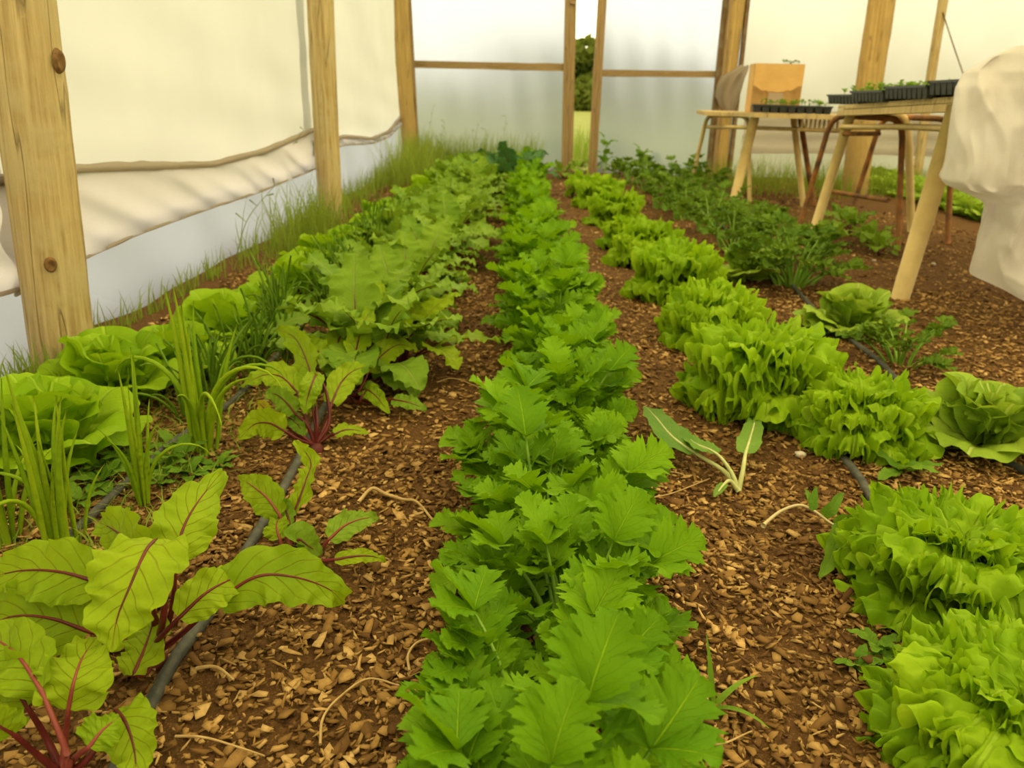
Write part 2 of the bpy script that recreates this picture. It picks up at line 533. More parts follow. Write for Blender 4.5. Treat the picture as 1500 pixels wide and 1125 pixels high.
def chip_faces(n):
    b = np.arange(n)[:, None] * 10
    t = np.arange(5)
    sides = np.stack([(t + 1) % 5, t, t + 5, (t + 1) % 5 + 5], -1)
    return b, t, sides


def chip_mesh(name, arr):
    n = len(arr)
    me = bpy.data.meshes.new(name)
    V = arr.reshape(-1, 3).astype(np.float32)
    b, t, sides = chip_faces(n)
    top = (b + t[None]).ravel()
    sd = (b[:, :, None] + sides[None]).reshape(n, -1)
    loops = np.concatenate([b + t[None], sd], 1).ravel().astype(np.int32)
    sizes = np.tile(np.array([5, 4, 4, 4, 4, 4], dtype=np.int32), n)
    starts = np.concatenate([[0], np.cumsum(sizes)[:-1]]).astype(np.int32)
    me.vertices.add(len(V))
    me.vertices.foreach_set('co', V.ravel())
    me.loops.add(len(loops))
    me.loops.foreach_set('vertex_index', loops)
    me.polygons.add(len(sizes))
    me.polygons.foreach_set('loop_start', starts)
    me.polygons.foreach_set('loop_total', sizes)
    me.update(calc_edges=True)
    me.materials.append(MT['chip'])
    return me


chips = np.concatenate([
    chip_arrays(34000, -1.0, 1.25, 0.35, 1.6, 0.007, 0.018, 0.008),
    chip_arrays(30000, -1.25, 1.9, 1.6, 3.4, 0.008, 0.019, 0.008),
    chip_arrays(16000, -1.2, 2.9, 3.4, 6.0, 0.009, 0.019, 0.008),
    chip_arrays(6000, -1.2, 2.6, 6.0, 8.4, 0.014, 0.03, 0.010),
    chip_arrays(12000, 1.25, 3.2, 0.0, 2.0, 0.010, 0.022, 0.008),
    chip_arrays(4000, 1.9, 3.2, 2.0, 3.4, 0.010, 0.022, 0.008),
    chip_arrays(6000, -1.2, 1.6, -0.6, 0.35, 0.010, 0.022, 0.010)])
tag(obj('wood_chip_mulch', chip_mesh('wood_chip_mulch', chips), floor), None, None, None, 'stuff')
chip_protos = []
for k in range(10):
    a = chip_arrays(1, 0, 0, 0, 0, 0.018, 0.027, 0.0)
    a[..., 2] -= gz(0, 0)
    chip_protos.append(chip_mesh('wood_chip', a))
cnt = 0
while cnt < 280:                      # the largest chips on the two paths near the camera
    x, y = random.uniform(-0.55, 0.62), random.uniform(0.5, 1.5) ** 1.0
    if -0.11 < x < 0.2 and random.random() < 0.85:
        continue
    obj('wood_chip', random.choice(chip_protos), floor, (x, y, float(gz(x, y)) + 0.010),
        (random.uniform(-.25, .25), random.uniform(-.25, .25), random.uniform(0, 6.28)), random.uniform(0.7, 1.1))
    cnt += 1

# ------------------------------------------------------------------ film walls and roof
XL, YB, XR, YF = -1.42, 8.72, 6.7, -2.5


def film_grid(f, nu, nv, name, mat, parent, kind=None):
    u, v = np.meshgrid(np.linspace(0, 1, nu), np.linspace(0, 1, nv), indexing='ij')
    o = obj(name, mesh(name, np.stack(f(u, v), -1).reshape(-1, 3), grid_faces(nu, nv), mat), parent)
    return o


wl = obj('wall_left', None)
tag(wl, 'milky plastic film wall of the greenhouse hung between timber posts', None, None, 'structure')
def hem_at(pts):
    a = [pxx(x, y, XL + 0.03) for x, y in pts]
    ys = np.array([p.y for p in a])
    zs = np.array([p.z for p in a])
    o = np.argsort(ys)
    return lambda q: np.interp(q, ys[o], zs[o])


def curtain(y0, y1, hem, foldline, seed):
    g = np.random.default_rng(seed)
    p1, p2 = g.uniform(0, 6, 2)

    def upper(u, v):
        y = y0 + u * (y1 - y0)
        zb = foldline(y)
        z = zb + v * (2.5 - zb)
        x = XL + 0.035 + 0.02 * np.sin(u * PI) * (1 - v) + 0.006 * np.sin(z * 23 + u * 7 + p1) * np.exp(-v * 5) \
            + 0.004 * np.sin(z * 9 + u * 19 + p2)
        return x, y, z
    o = film_grid(upper, 50, 40, 'curtain', 'film_up', wl)

    def apron(u, v):
        y = y0 + u * (y1 - y0)
        za, zb = foldline(y), hem(y)
        z = zb + v * (za - zb)
        d = (z - zb.mean()) * 22 + (y - y0) * 9
        x = XL + 0.07 + 0.022 * np.sin(d + p1) * np.sin(np.clip(v, 0, 1) * PI) * (0.4 + u * 0.5) + 0.012 * np.sin(d * 2.3 + p2) * (1 - v)
        return x, y, z
    film_grid(apron, 90, 24, 'curtain_apron', 'film_fold2', wl)
    yy = np.linspace(y0, y1, 40)
    MB().tube(np.stack([np.full(40, XL + 0.065), yy, foldline(yy)], -1), 0.014, 8, jitter=0.15).build('curtain_fold', 'film_fold', wl)
    MB().tube(np.stack([np.full(40, XL + 0.07), yy, hem(yy)], -1), 0.006, 6, jitter=0.1).build('curtain_hem', 'film_fold', wl)


MT['film_fold2'] = plasticmat('creamy_double_film', (0.58, 0.55, 0.53), (0.50, 0.465, 0.44), 0.06, 0.7, 1.2, 0.15)
hemA = hem_at([(-200, 500), (0, 432), (60, 400), (120, 370), (190, 340), (270, 312), (370, 280), (462, 243)])
folA = hem_at([(-200, 280), (0, 262), (100, 246), (200, 243), (300, 240), (380, 220), (462, 185)])
curtain(2.0, 5.14, hemA, folA, 1)
curtain(-2.4, 2.08, lambda q: np.interp(q, [-2.4, 0, 2.05], [.45, .35, float(hemA(2.1))]),
        lambda q: np.interp(q, [-2.4, 0, 2.05], [.7, .62, float(folA(2.1))]), 2)
hemB = hem_at([(498, 212), (540, 210), (565, 200), (585, 180), (594, 160)])
folB = hem_at([(498, 200), (540, 203), (565, 192), (585, 168), (594, 150)])
curtain(4.98, 8.66, hemB, folB, 3)

# lower sheet, cool and thin, reaching from the ground up behind the curtain hems
def low_top(q):
    return np.where(q < 2.05, np.interp(q, [-2.4, 0, 2.05], [.45, .35, float(hemA(2.1))]), np.where(q < 5.05, hemA(q), hemB(q))) + 0.05


def low_sheet(u, v):
    q = YF + u * (YB - YF)
    return (XL + 0.015 * np.sin(u * 40) * v + 0.01 * np.sin(u * 97 + v * 3) + 0.036 * (1 - v) ** 8, q, -0.02 + v * (low_top(q) + 0.02))


film_grid(low_sheet, 200, 12, 'plastic_sheet', 'film_low', wl)

wb = obj('wall_back', None)
tag(wb, 'end wall of milky plastic film with a narrow open doorway', None, None, 'structure')


def back_sheet(x0, x1, z0, z1, mat='film_back', y=YB, seed=0, amp=0.01):
    g = np.random.default_rng(seed)
    p = g.uniform(0, 6, 4)
    return film_grid(lambda u, v: (x0 + u * (x1 - x0),
                                   y + amp * np.sin(u * (x1 - x0) * 7 + p[0] + v * 2) + amp * 0.6 * np.sin(v * 17 + u * 5 + p[1])
                                   + amp * 0.5 * np.sin(u * 31 + v * 9 + p[2]),
                                   z0 + v * (z1 - z0)), 60, 40, 'plastic_sheet', mat, wb)


DX0, DX1 = pxd(832, 150, 8.62).x, pxd(874, 150, 8.62).x
back_sheet(XL, DX0, -0.02, 3.2, seed=1)
back_sheet(DX1, 2.15, -0.02, 3.2, seed=2)
back_sheet(2.15, XR, -0.02, 3.2, 'film_back_warm', seed=3)
wr = obj('wall_right', None)
tag(wr, 'plastic film wall on the far side of the greenhouse', None, None, 'structure')
film_grid(lambda u, v: (XR + 0.02 * np.sin(u * 30), YF + u * (YB - YF), -0.02 + v * 2.6), 60, 12, 'plastic_sheet', 'film_up', wr)
wf = obj('wall_front', None)
tag(wf, 'plastic film wall closing the greenhouse behind the viewer', None, None, 'structure')
film_grid(lambda u, v: (XL + u * (XR - XL), YF + 0.02 * np.sin(u * 30), -0.02 + v * 3.2), 60, 12, 'plastic_sheet', 'film_up', wf)
cl = film_grid(lambda u, v: (XL - 0.1 + u * (XR - XL + 0.2), YF + v * (YB - YF),
                             2.45 + 1.0 * (1 - np.abs(2 * u - 1))), 31, 20, 'ceiling', 'film_roof', None)
tag(cl, 'milky plastic film roof of the greenhouse', None, None, 'structure')


# ------------------------------------------------------------------ timber
def log_mesh(r0, r1, h, seed, n=20, m=26):
    g = np.random.default_rng(seed)
    z = np.linspace(-0.15, h, m)
    th = np.linspace(0, 2 * PI, n, endpoint=False)
    r = np.interp(z, [0, h], [r0, r1])[:, None] * (1 + 0.035 * np.sin(2 * th + g.uniform(0, 6))[None] + 0.02 * np.sin(3 * th + z[:, None] * 2)
                                                  + 0.012 * g.standard_normal((m, n)))
    cx = 0.012 * np.sin(z * 1.7 + g.uniform(0, 6))
    V = np.stack([cx[:, None] + r * np.cos(th), 0.01 * np.sin(z * 2.1)[:, None] + r * np.sin(th), np.broadcast_to(z[:, None], (m, n))], -1)
    Fc = [(i * n + j, i * n + (j + 1) % n, (i + 1) * n + (j + 1) % n, (i + 1) * n + j) for i in range(m - 1) for j in range(n)]
    Fc.append(tuple(range((m - 1) * n, m * n)))
    return V.reshape(-1, 3), Fc


def lean_to(p0, p1):
    """rotation that carries +z to p1 - p0"""
    return (Vector(p1) - Vector(p0)).to_track_quat('Z', 'Y').to_euler()


def post(base, toppx, r0, r1, label, mat='log', seed=0, h=2.3):
    top = pxd(toppx[0], toppx[1], base[1])
    o = thing('wooden_post', label, 'post', base)
    d = (top - Vector(base))
    d.normalize()
    o.rotation_euler = Vector((0, 0, 1)).rotation_difference(d).to_euler()
    V, Fc = log_mesh(r0, r1, h, seed)
    obj('log', mesh('log', V, Fc, mat), o)
    return o


def knot(o, ax, z, r, size):
    """oval branch scar: a raised lip round a sunken eye"""
    th = np.linspace(0, 2 * PI, 14, endpoint=False)
    V, Fc = [], []
    for k, (q, hh) in enumerate(((1.0, -0.008), (0.8, 0.001), (0.55, 0.0), (0.3, -0.003), (0.02, -0.004))):
        for t in th:
            V.append((r + hh, q * size * math.cos(t), z + q * size * 1.35 * math.sin(t)))
    for k in range(4):
        for j in range(14):
            Fc.append((k * 14 + j, k * 14 + (j + 1) % 14, (k + 1) * 14 + (j + 1) % 14, (k + 1) * 14 + j))
    V = np.array(V) @ rotm('Z', ax).T
    obj('knot', mesh('knot', V, Fc, 'knot'), o)


b1 = px(92, 548)
p1 = post((b1.x, b1.y, 0), (28, 0), 0.082, 0.088, 'thick weathered timber post with a dark knot low on its trunk', 'log', 1)
knot(p1, -rad(58), pxd(77, 378, b1.y).z, 0.0865, 0.015)
knot(p1, -rad(2), pxd(72, 85, b1.y).z, 0.086, 0.022)
b2 = px(487, 320)
p2 = post((b2.x, b2.y, 0), (469, 0), 0.072, 0.076, 'timber post with a split edge between two sagging film curtains', 'log', 2)
MB().box((-0.06, 0.03, 1.1), (0.035, 0.06, 2.3)).build('batten', 'board_dark', p2, False)
p3 = post((px(594, 248).x + .05, 8.5, 0), (588, 0), 0.078, 0.082, 'timber corner post standing in tall grass at the end wall', 'log2', 3)
MB().box((0.075, 0.03, 1.1), (0.03, 0.06, 2.3)).build('batten', 'board', p3, False)
b4 = (pxd(1062, 180, 8.6).x, 8.6, 0)
p4 = post(b4, (1080, 0), 0.085, 0.088, 'timber post of the end wall with boards nailed to both sides', 'log2', 4)
MB().box((-0.115, 0.0, 1.12), (0.05, 0.05, 2.3)).build('batten', 'board_dark', p4, False)
MB().box((-0.07, -0.06, 1.12), (0.045, 0.03, 2.3)).build('batten', 'board', p4, False)
MB().box((0.10, -0.02, 1.12), (0.035, 0.06, 2.3)).build('batten', 'board_dark', p4, False)
b5 = px(1253, 284)
p5 = post((b5.x, b5.y, 0), (1290, 0), 0.118, 0.108, 'thick brown timber post standing behind the seedling tables', 'log2', 5)
p6 = post((pxd(1358, 180, 8.6).x, 8.6, 0), (1383, 0), 0.045, 0.045, 'thin peeled pole of the end wall beside a slanting wire', 'log', 6)


def plank(name, a, b, w, t, label, cat, mat='board', up=(0, 0, 1)):
    a, b = Vector(a), Vector(b)
    d = b - a
    L = d.length
    mb = MB()
    n = 10
    V, Fc = [], []
    for i in range(n):
        s = -L / 2 + L * i / (n - 1)
        j = RNG.normal(0, 0.0015, 8)
        for k, (yy, zz) in enumerate(((-t / 2, -w / 2), (t / 2, -w / 2), (t / 2, w / 2), (-t / 2, w / 2))):
            V.append((yy + j[k], zz + j[k + 4], s))
    for i in range(n - 1):
        for k in range(4):
            Fc.append((i * 4 + k, i * 4 + (k + 1) % 4, i * 4 + 4 + (k + 1) % 4, i * 4 + 4 + k))
    Fc += [(3, 2, 1, 0), (n * 4 - 4, n * 4 - 3, n * 4 - 2, n * 4 - 1)]
    zax = d.normalized()
    x = Vector(up).cross(zax)
    if x.length < 1e-3:
        x = Vector((1, 0, 0))
    x.normalize()
    y = zax.cross(x)
    o = obj(name, mesh(name, V, Fc, mat, None, False))
    R = Matrix((x, y, zax)).transposed().to_4x4()
    o.matrix_world = Matrix.Translation((a + b) / 2) @ R
    return tag(o, label, cat)


plank('timber_rail', pxd(604, 94, 8.64), pxd(828, 99, 8.64), 0.068, 0.04, 'horizontal timber rail from corner post to the doorway', 'rail')
plank('timber_rail', pxd(882, 107, 8.64), pxd(1052, 109, 8.64), 0.062, 0.04, 'horizontal timber rail from the doorway to the boarded post', 'rail')


def jamb(basepx, toppx, w, label):
    b = pxd(*basepx, 8.62)
    t = pxd(*toppx, 8.62)
    d = (t - b).normalized()
    b = b + d * ((-0.05 - b.z) / d.z)
    t = b + d * 2.9
    return plank('door_jamb', b, t, w, 0.06, label, 'door jamb', 'board', up=(1, 0, 0))


jamb((830, 262), (836, 0), 0.115, 'sawn timber door jamb that carries the left rail end')
jamb((868, 240), (882, 0), 0.09, 'sawn timber door jamb with a tall leafy plant at its foot')
bk = plank('timber_bracket', pxd(838, 6, 8.58), pxd(847, -14, 8.58), 0.05, 0.04, 'short timber brace nailed high on the door jamb', 'brace')
wire = MB().tube(catmull([pxd(1381, 18, 8.55), pxd(1395, 62, 8.52), pxd(1415, 120, 8.5)], 12), 0.006, 6).build('slanting_wire', 'board_dark')
tag(wire, 'dark slanting wire running down from the thin pole', 'wire')

# film rolled and hung low on the end wall behind the tables
u, v = np.meshgrid(np.linspace(0, 1, 70), np.linspace(0, 1, 26), indexing='ij')
RX0, RX1 = 2.2, 6.5
Vd = np.stack([RX0 + u * (RX1 - RX0), 8.66 - 0.05 * np.abs(np.sin(v * 9 + 0.4 * np.sin(u * 8))) - 0.02 * np.sin(u * 23 + v * 4),
               0.24 + v * 0.42 + 0.03 * np.sin(u * 5)], -1).reshape(-1, 3)
tag(obj('rolled_film', mesh('rolled_film', Vd, grid_faces(70, 26), 'film_fold')),
    'beige plastic film gathered in folds low along the end wall', 'plastic film')

# ------------------------------------------------------------------ beyond the doorway
fv = [(-90, 8.9, -0.05), (90, 8.9, -0.05), (90, 130, -0.05), (-90, 130, -0.05), (-90, -40, -0.05), (90, -40, -0.05), (-1.9, 8.9, -.05), (-1.9, -40, -.05), (6.8, 8.9, -.05), (6.8, -40, -.05)]
fld = obj('field', mesh('field', fv, [(0, 6, 8, 1, 2, 3), (4, 7, 6, 0), (9, 5, 1, 8)], 'field', None, False))
tag(fld, 'yellow green grass field outside the greenhouse', None, None, 'structure')


def tree(x, y, h, w, seed, label):
    g = np.random.default_rng(seed)
    o = thing('tree', label, 'tree', (x, y, -0.05), 0, 'trees across the field')
    MB().tube([(0, 0, 0), (0.1, 0, h * .3), (0.0, 0.1, h * .6)], [0.16, 0.12, 0.07], 8).build('trunk', 'board_dark', o)
    mb = MB()
    n = 1500
    c = g.normal(0, 1, (9, 3)) * np.array([w * .28, w * .2, h * .26]) + np.array([0, 0, h * .42])
    for k in range(n):
        q = c[g.integers(0, 9)]
        d = g.normal(0, 1, 3)
        d /= np.linalg.norm(d)
        p = q + d * np.array([w * .24, w * .24, h * .17]) * g.uniform(.7, 1)
        p[2] = max(p[2], 0.15)
        a, b = g.normal(0, 1, 3), g.normal(0, 1, 3)
        a /= np.linalg.norm(a)
        b = np.cross(a, b)
        b /= np.linalg.norm(b)
        s = g.uniform(.2, .42)
        mb.add([p - a * s, p - b * s * .6, p + a * s, p + b * s * .6], [(0, 1, 2, 3)])
    tag(mb.build('crown', 'tree', o), None, None, None, 'stuff')


for k in range(19):
    x = -36 + k * 4.2 + random.uniform(-1, 1)
    tree(x, 58 + random.uniform(-3, 3), random.uniform(3.6, 4.9), random.uniform(4.2, 4.8), 100 + k,
         'bushy tree in the line of trees across the field')

tree(pxd(868, 120, 54).x, 54, 4.3, 4.6, 140, 'bushy tree in the line of trees across the field')

# ------------------------------------------------------------------ seedling tables
def tube_obj(name, pts, r, mat, parent, n=8, res=16):
    return MB().tube(catmull(pts, res) if len(pts) > 2 else np.array([list(p) for p in pts]), r, n).build(name, mat, parent)


def rounded_u(a, b, zt, rc=0.09):
    """inverted U from foot a to foot b with its bridge at level zt"""
    a, b = np.array(a, float), np.array(b, float)
    d = (b - a)
    d[2] = 0
    L = np.linalg.norm(d)
    d /= L
    ta, tb = a + d * L * 0.17, b - d * L * 0.17
    ta[2] = tb[2] = zt
    va = ta - a
    va /= np.linalg.norm(va)
    vb = tb - b
    vb /= np.linalg.norm(vb)
    P = [a, a + (ta - a) * .5, ta - va * rc]
    for t in (0.25, 0.5, 0.75):
        P.append((1 - t) ** 2 * (ta - va * rc) + 2 * t * (1 - t) * ta + t * t * (ta + d * rc))
    P += [ta + d * rc, tb - d * rc]
    for t in (0.25, 0.5, 0.75):
        P.append((1 - t) ** 2 * (tb - d * rc) + 2 * t * (1 - t) * tb + t * t * (tb - vb * rc))
    P += [tb - vb * rc, b + (tb - b) * .5, b]
    return np.array(P)


def slab(mb, corners, t):
    c = [np.array(p, float) for p in corners]
    V = [p for p in c] + [p - np.array([0, 0, t]) for p in c]
    return mb.add(V, [(0, 1, 2, 3), (7, 6, 5, 4), (0, 4, 5, 1), (1, 5, 6, 2), (2, 6, 7, 3), (3, 7, 4, 0)])


# far table
TA = thing('seedling_table', 'low cream table with slatted side, carrying a cardboard box and seedling tray', 'table')
ZA = 0.678
fa = px(1072, 306)
fb = px(1010, 281)
fc = px(1098, 296)
fd = px(1177, 303)
aL = fa + Vector((0, 0, 0))
xa0 = pxd(1098, 168, 6.0).x
slab(MB(), [(xa0, 5.85, ZA + .005), (xa0 + 0.95, 5.70, ZA + .005), (xa0 + 0.95, 6.45, ZA), (xa0 - .02, 6.45, ZA)], 0.03).build('top_board', 'plank', TA, False)
slab(MB(), [(xa0 - .22, 6.48, ZA - .002), (xa0 + 0.95, 6.48, ZA - .002), (xa0 + 0.95, 7.1, ZA), (pxd(1024, 160, 7.0).x, 7.1, ZA)], 0.03).build('top_board', 'plank', TA, False)
tube_obj('leg', [fa, pxd(1106, 170, 5.98)], 0.034, 'cream', TA, 10)
MB().tube(rounded_u((fb.x, fb.y, 0), (fc.x, fc.y, 0), ZA - 0.03), 0.017, 8).build('leg_frame', 'cream', TA)
tube_obj('leg', [fd, pxd(1162, 170, 6.05)], 0.022, 'cream', TA, 10)
tube_obj('leg', [px(1192, 300), pxd(1172, 172, 6.2)], 0.020, 'rust', TA, 10)
tube_obj('stretcher', [pxd(1036, 186, 6.85), pxd(1100, 187, 6.2), pxd(1232, 192, 5.95)], 0.014, 'cream', TA)
for k in range(9):
    q = pxd(1176 + k * 6.5, 169, 5.9)
    q2 = pxd(1174 + k * 6.5, 188, 5.9)
    tube_obj('slat', [q, q2], 0.009, 'cream', TA, 6)
tube_obj('slat_rail', [pxd(1168, 190, 5.9), pxd(1236, 191, 5.9)], 0.013, 'cream', TA, 6)

# near table
TB = thing('seedling_table', 'plank table with splayed cream legs under the long row of trays', 'table')
fn = px(1318, 438)
ff = px(1190, 346)
fg = px(1335, 341)
yn, yf = 2.95, 4.85
zn, zf = 0.800, 0.748
xl_n = pxd(1400, 160, 3.2).x - 0.02
xl_f = pxd(1228, 155, yf).x
for k in range(4):
    w = 0.19
    slab(MB(), [(xl_n + k * (w + .008), yn, zn), (xl_n + w + k * (w + .008), yn, zn), (xl_f + w + k * (w + .008), yf, zf), (xl_f + k * (w + .008), yf, zf)],
         0.022).build('top_board', 'plank', TB, False)
slab(MB(), [(xl_n, yn + .05, zn - .026), (xl_n + .06, yn + .05, zn - .026), (xl_f + .06, yf, zf - .026), (xl_f, yf, zf - .026)], 0.03).build('side_beam', 'plank', TB, False)
tube_obj('leg', [fn, (xl_n + 0.03, fn.y - .02, zn - 0.04)], [0.036, 0.040], 'cream', TB, 12)
tube_obj('leg', [(xl_n + .95, fn.y, 0), (xl_n + 0.75, fn.y - .02, zn - 0.04)], [0.036, 0.040], 'cream', TB, 12)
tube_obj('leg', [ff, pxd(1246, 168, ff.y - .02)], 0.028, 'cream', TB, 10)
tube_obj('leg', [fg, pxd(1330, 200, fg.y), pxd(1322, 172, fg.y), pxd(1300, 163, fg.y - .02)], 0.024, 'cream', TB, 10)
tube_obj('stretcher', [pxd(1232, 186, ff.y), pxd(1330, 186, 3.9), pxd(1412, 190, 3.2)], 0.014, 'cream', TB)

# rusty desk frame standing under the near table
RF = thing('rusty_desk_frame', 'rusty bent steel tube frame standing under the plank table', 'frame')
ra, rb = px(1170, 336), px(1315, 368)
zt = 0.69
MB().tube(rounded_u((ra.x, ra.y, 0.0), (rb.x, rb.y, 0.0), zt, 0.1), 0.017, 8).build('leg_frame', 'rust', RF)
off = Vector((0.42, 0.30, 0))
MB().tube(rounded_u((ra.x + off.x, ra.y + off.y, 0), (rb.x + off.x, rb.y + off.y, 0), zt, 0.1), 0.017, 8).build('leg_frame', 'rust', RF)
mida = pxd(1302, 294, rb.y + .03)
midb = pxd(1214, 280, ra.y + .25)
tube_obj('crossbar', [mida, midb], 0.013, 'rust', RF)
tube_obj('stretcher', [pxd(1236, 196, 4.75), pxd(1288, 196, 4.45)], 0.012, 'rust', RF)


# seedling trays
def tray_mesh(nx_, ny_, w, l, h, seed):
    rim, body, soil = MB(), MB(), MB()
    cw, cl_ = w / nx_, l / ny_
    for i in range(nx_):
        for j in range(ny_):
            edge = i in (0, nx_ - 1) or j in (0, ny_ - 1)
            if edge:
                c = (-w / 2 + (i + .5) * cw, -l / 2 + (j + .5) * cl_, h / 2)
                body.box(c, (cw * .66, cl_ * .66, h - .004), None, 1.42)
    rim.box((0, w * 0 - l / 2 + .004, h), (w + .012, .012, .010))
    rim.box((0, l / 2 - .004, h), (w + .012, .012, .010))
    rim.box((-w / 2 + .004, 0, h), (.012, l, .010))
    rim.box((w / 2 - .004, 0, h), (.012, l, .010))
    for i in range(1, nx_):
        rim.box((-w / 2 + i * cw, 0, h), (.006, l - .02, .006))
    for j in range(1, ny_):
        rim.box((0, -l / 2 + j * cl_, h), (w - .02, .006, .005))
    soil.box((0, 0, h - .007), (w - .01, l - .01, .006))
    return rim.mesh('rim', 'tray', False), body.mesh('cells', 'tray', False), soil.mesh('compost', 'compost', False)


TRAY = tray_mesh(5, 9, 0.29, 0.53, 0.05, 0)
ZT = []


def tray(loc, rz, label, sl=0.0):
    o = thing('seedling_tray', label, 'seedling tray', loc, rz, 'black seedling trays on the tables')
    o.rotation_euler = (sl, 0, rz)
    for nme, m in zip(('rim', 'cells', 'compost'), TRAY):
        obj(nme, m, o)
    return o


SEED_MESH = []
for k in range(4):
    g = np.random.default_rng(50 + k)
    mb = MB()
    hh = g.uniform(.02, .035)
    mb.tube([(0, 0, 0), (.001, 0, hh)], 0.0012, 4)
    for j in range(4):
        a = j * PI / 2 + g.uniform(-.3, .3)
        P = arc(g.uniform(.014, .022), g.uniform(20, 60), 10, 4)
        V, Fc, U = sweep_leaf(P, np.array([.002, .006, .006, .001]), 3)
        mb.add(V @ rotm('Z', a).T + np.array([0, 0, hh - .002 * j]), Fc, U)
    SEED_MESH.append(mb.mesh('seedling', 'weed'))


def seedlings(tr, n, s0, label, y0=-.25, y1=.25):
    Mw = Matrix.Translation(tr.location) @ tr.rotation_euler.to_matrix().to_4x4()
    for k in range(n):
        p = Mw @ Vector((random.uniform(-.13, .13), random.uniform(y0, y1), 0.045))
        tag(obj('seedling', random.choice(SEED_MESH), None, p, (0, 0, random.uniform(0, 6)), s0 * random.uniform(.7, 1.25)),
            label, 'seedling', 'seedlings in the trays')


dirB = math.atan2(-(xl_f - xl_n), yf - yn)
t1 = tray((pxd(1160, 156, 5.95).x, 5.98, ZA + 0.006), rad(78), 'black seedling tray full of seedlings beside the cardboard box')
seedlings(t1, 75, 1.1, 'tiny green seedling in the tray beside the cardboard box')
lab = ['black seedling tray overhanging the far end of the plank table', 'black seedling tray with tall seedlings next to the overhanging tray',
       'black seedling tray with sparse seedlings in the middle of the plank table', 'black seedling tray partly under the crumpled film']
trays = []
for k, yy in enumerate((4.78, 4.24, 3.70, 3.16)):
    f_ = (yy - yn) / (yf - yn)
    xx = xl_n + (xl_f - xl_n) * f_ + 0.11
    t_ = tray((xx + (0.03 if k == 0 else 0), yy, zn + (zf - zn) * f_ + 0.002 + (0.0)), dirB + (0.05 if k == 0 else 0), lab[k], 0.0)
    trays.append(t_)
    t2 = None
seedlings(trays[0], 16, 1.3, 'young green seedling sprouting from a tray on the plank table')
seedlings(trays[1], 48, 1.2, 'young green seedling sprouting from a tray on the plank table')
seedlings(trays[2], 20, 0.8, 'young green seedling sprouting from a tray on the plank table')
seedlings(trays[3], 10, 0.5, 'young green seedling sprouting from a tray on the plank table')

# cardboard box on the far table
bx = pxd(1131, 150, 6.75)
BX = thing('cardboard_box', 'open tan cardboard box with a torn damp front on the far table', 'box', (bx.x, 6.75, ZA), rad(-6))
W_, D_, H_ = 0.37, 0.26, 0.36
mb = MB()
mb.box((0, D_ / 2, H_ / 2), (W_, .008, H_))
mb.box((-W_ / 2, 0, H_ / 2), (.008, D_, H_))
mb.box((W_ / 2, 0, H_ / 2), (.008, D_, H_))
mb.box((0, 0, .006), (W_, D_, .008))
mb.build('carton', 'card', BX, False)
# torn front: upper tan skin with a ragged lower edge over the damp inner ply
tx = np.linspace(-W_ / 2, W_ / 2, 15)
rag = np.array([.20, .19, .17, .16, .165, .155, .16, .15, .155, .16, .17, .165, .18, .2, .2])
V = [(x, -D_ / 2 - .006, H_) for x in tx] + [(x, -D_ / 2 - .006, r) for x, r in zip(tx, rag)]
obj('front_skin', mesh('front_skin', V, [(i, i + 15, i + 16, i + 1) for i in range(14)], 'card', None, False), BX)
MB().box((-.13, -D_ / 2, H_ / 2), (.11, .008, H_)).box((.12, -D_ / 2, H_ / 2), (.13, .008, H_)).box((0, -D_ / 2, H_ - .04), (W_, .008, .08)).build('front_ply', 'card_dark', BX, False)
obj('label_patch', mesh('label_patch', [(-.06, -D_ / 2 - .002, .02), (.06, -D_ / 2 - .002, .02), (.06, -D_ / 2 - .002, .15), (-.06, -D_ / 2 - .002, .15)], [(0, 1, 2, 3)], 'film_fold', None, False), BX)
for k in range(7):
    q = obj('seedling', SEED_MESH[k % 4], None, (bx.x + .04 + k * .02, 6.72, ZA + H_ - .02), (0, 0, k), 1.4)
    tag(q, 'wilted sprig sticking out over the cardboard box rim', 'sprig', 'sprigs on the cardboard box')

# film wrapped on the boarded post
def cloth_from(outline_px, Yd, name, label, mat='drape', amp=0.02, nu=26):
    """sheet hanging at depth Yd: each row given by left and right pixel"""
    rows = []
    for (xl, xr, y) in outline_px:
        a, b = pxd(xl, y, Yd), pxd(xr, y, Yd)
        rows.append((a, b))
    V = []
    m = len(rows)
    for i, (a, b) in enumerate(rows):
        for j in range(nu):
            t = j / (nu - 1)
            p = a.lerp(b, t)
            bul = math.sin(t * PI) * amp * 2.0
            p = p + Vector((0, -bul + amp * math.sin(t * 17 + i * .9) * .5 + amp * .4 * math.sin(i * 1.7 + t * 5), amp * .3 * math.sin(t * 11)))
            V.append(p)
    return tag(obj(name, mesh(name, V, grid_faces(m, nu), mat)), label, 'plastic film')


cloth_from([(1084, 1097, 96), (1070, 1095, 104), (1056, 1092, 112), (1050, 1088, 125), (1048, 1084, 140), (1052, 1080, 152), (1062, 1074, 166)], 8.52,
           'film_scrap', 'scrap of dusty film hung on the boarded post', 'film_fold', 0.03, 16)

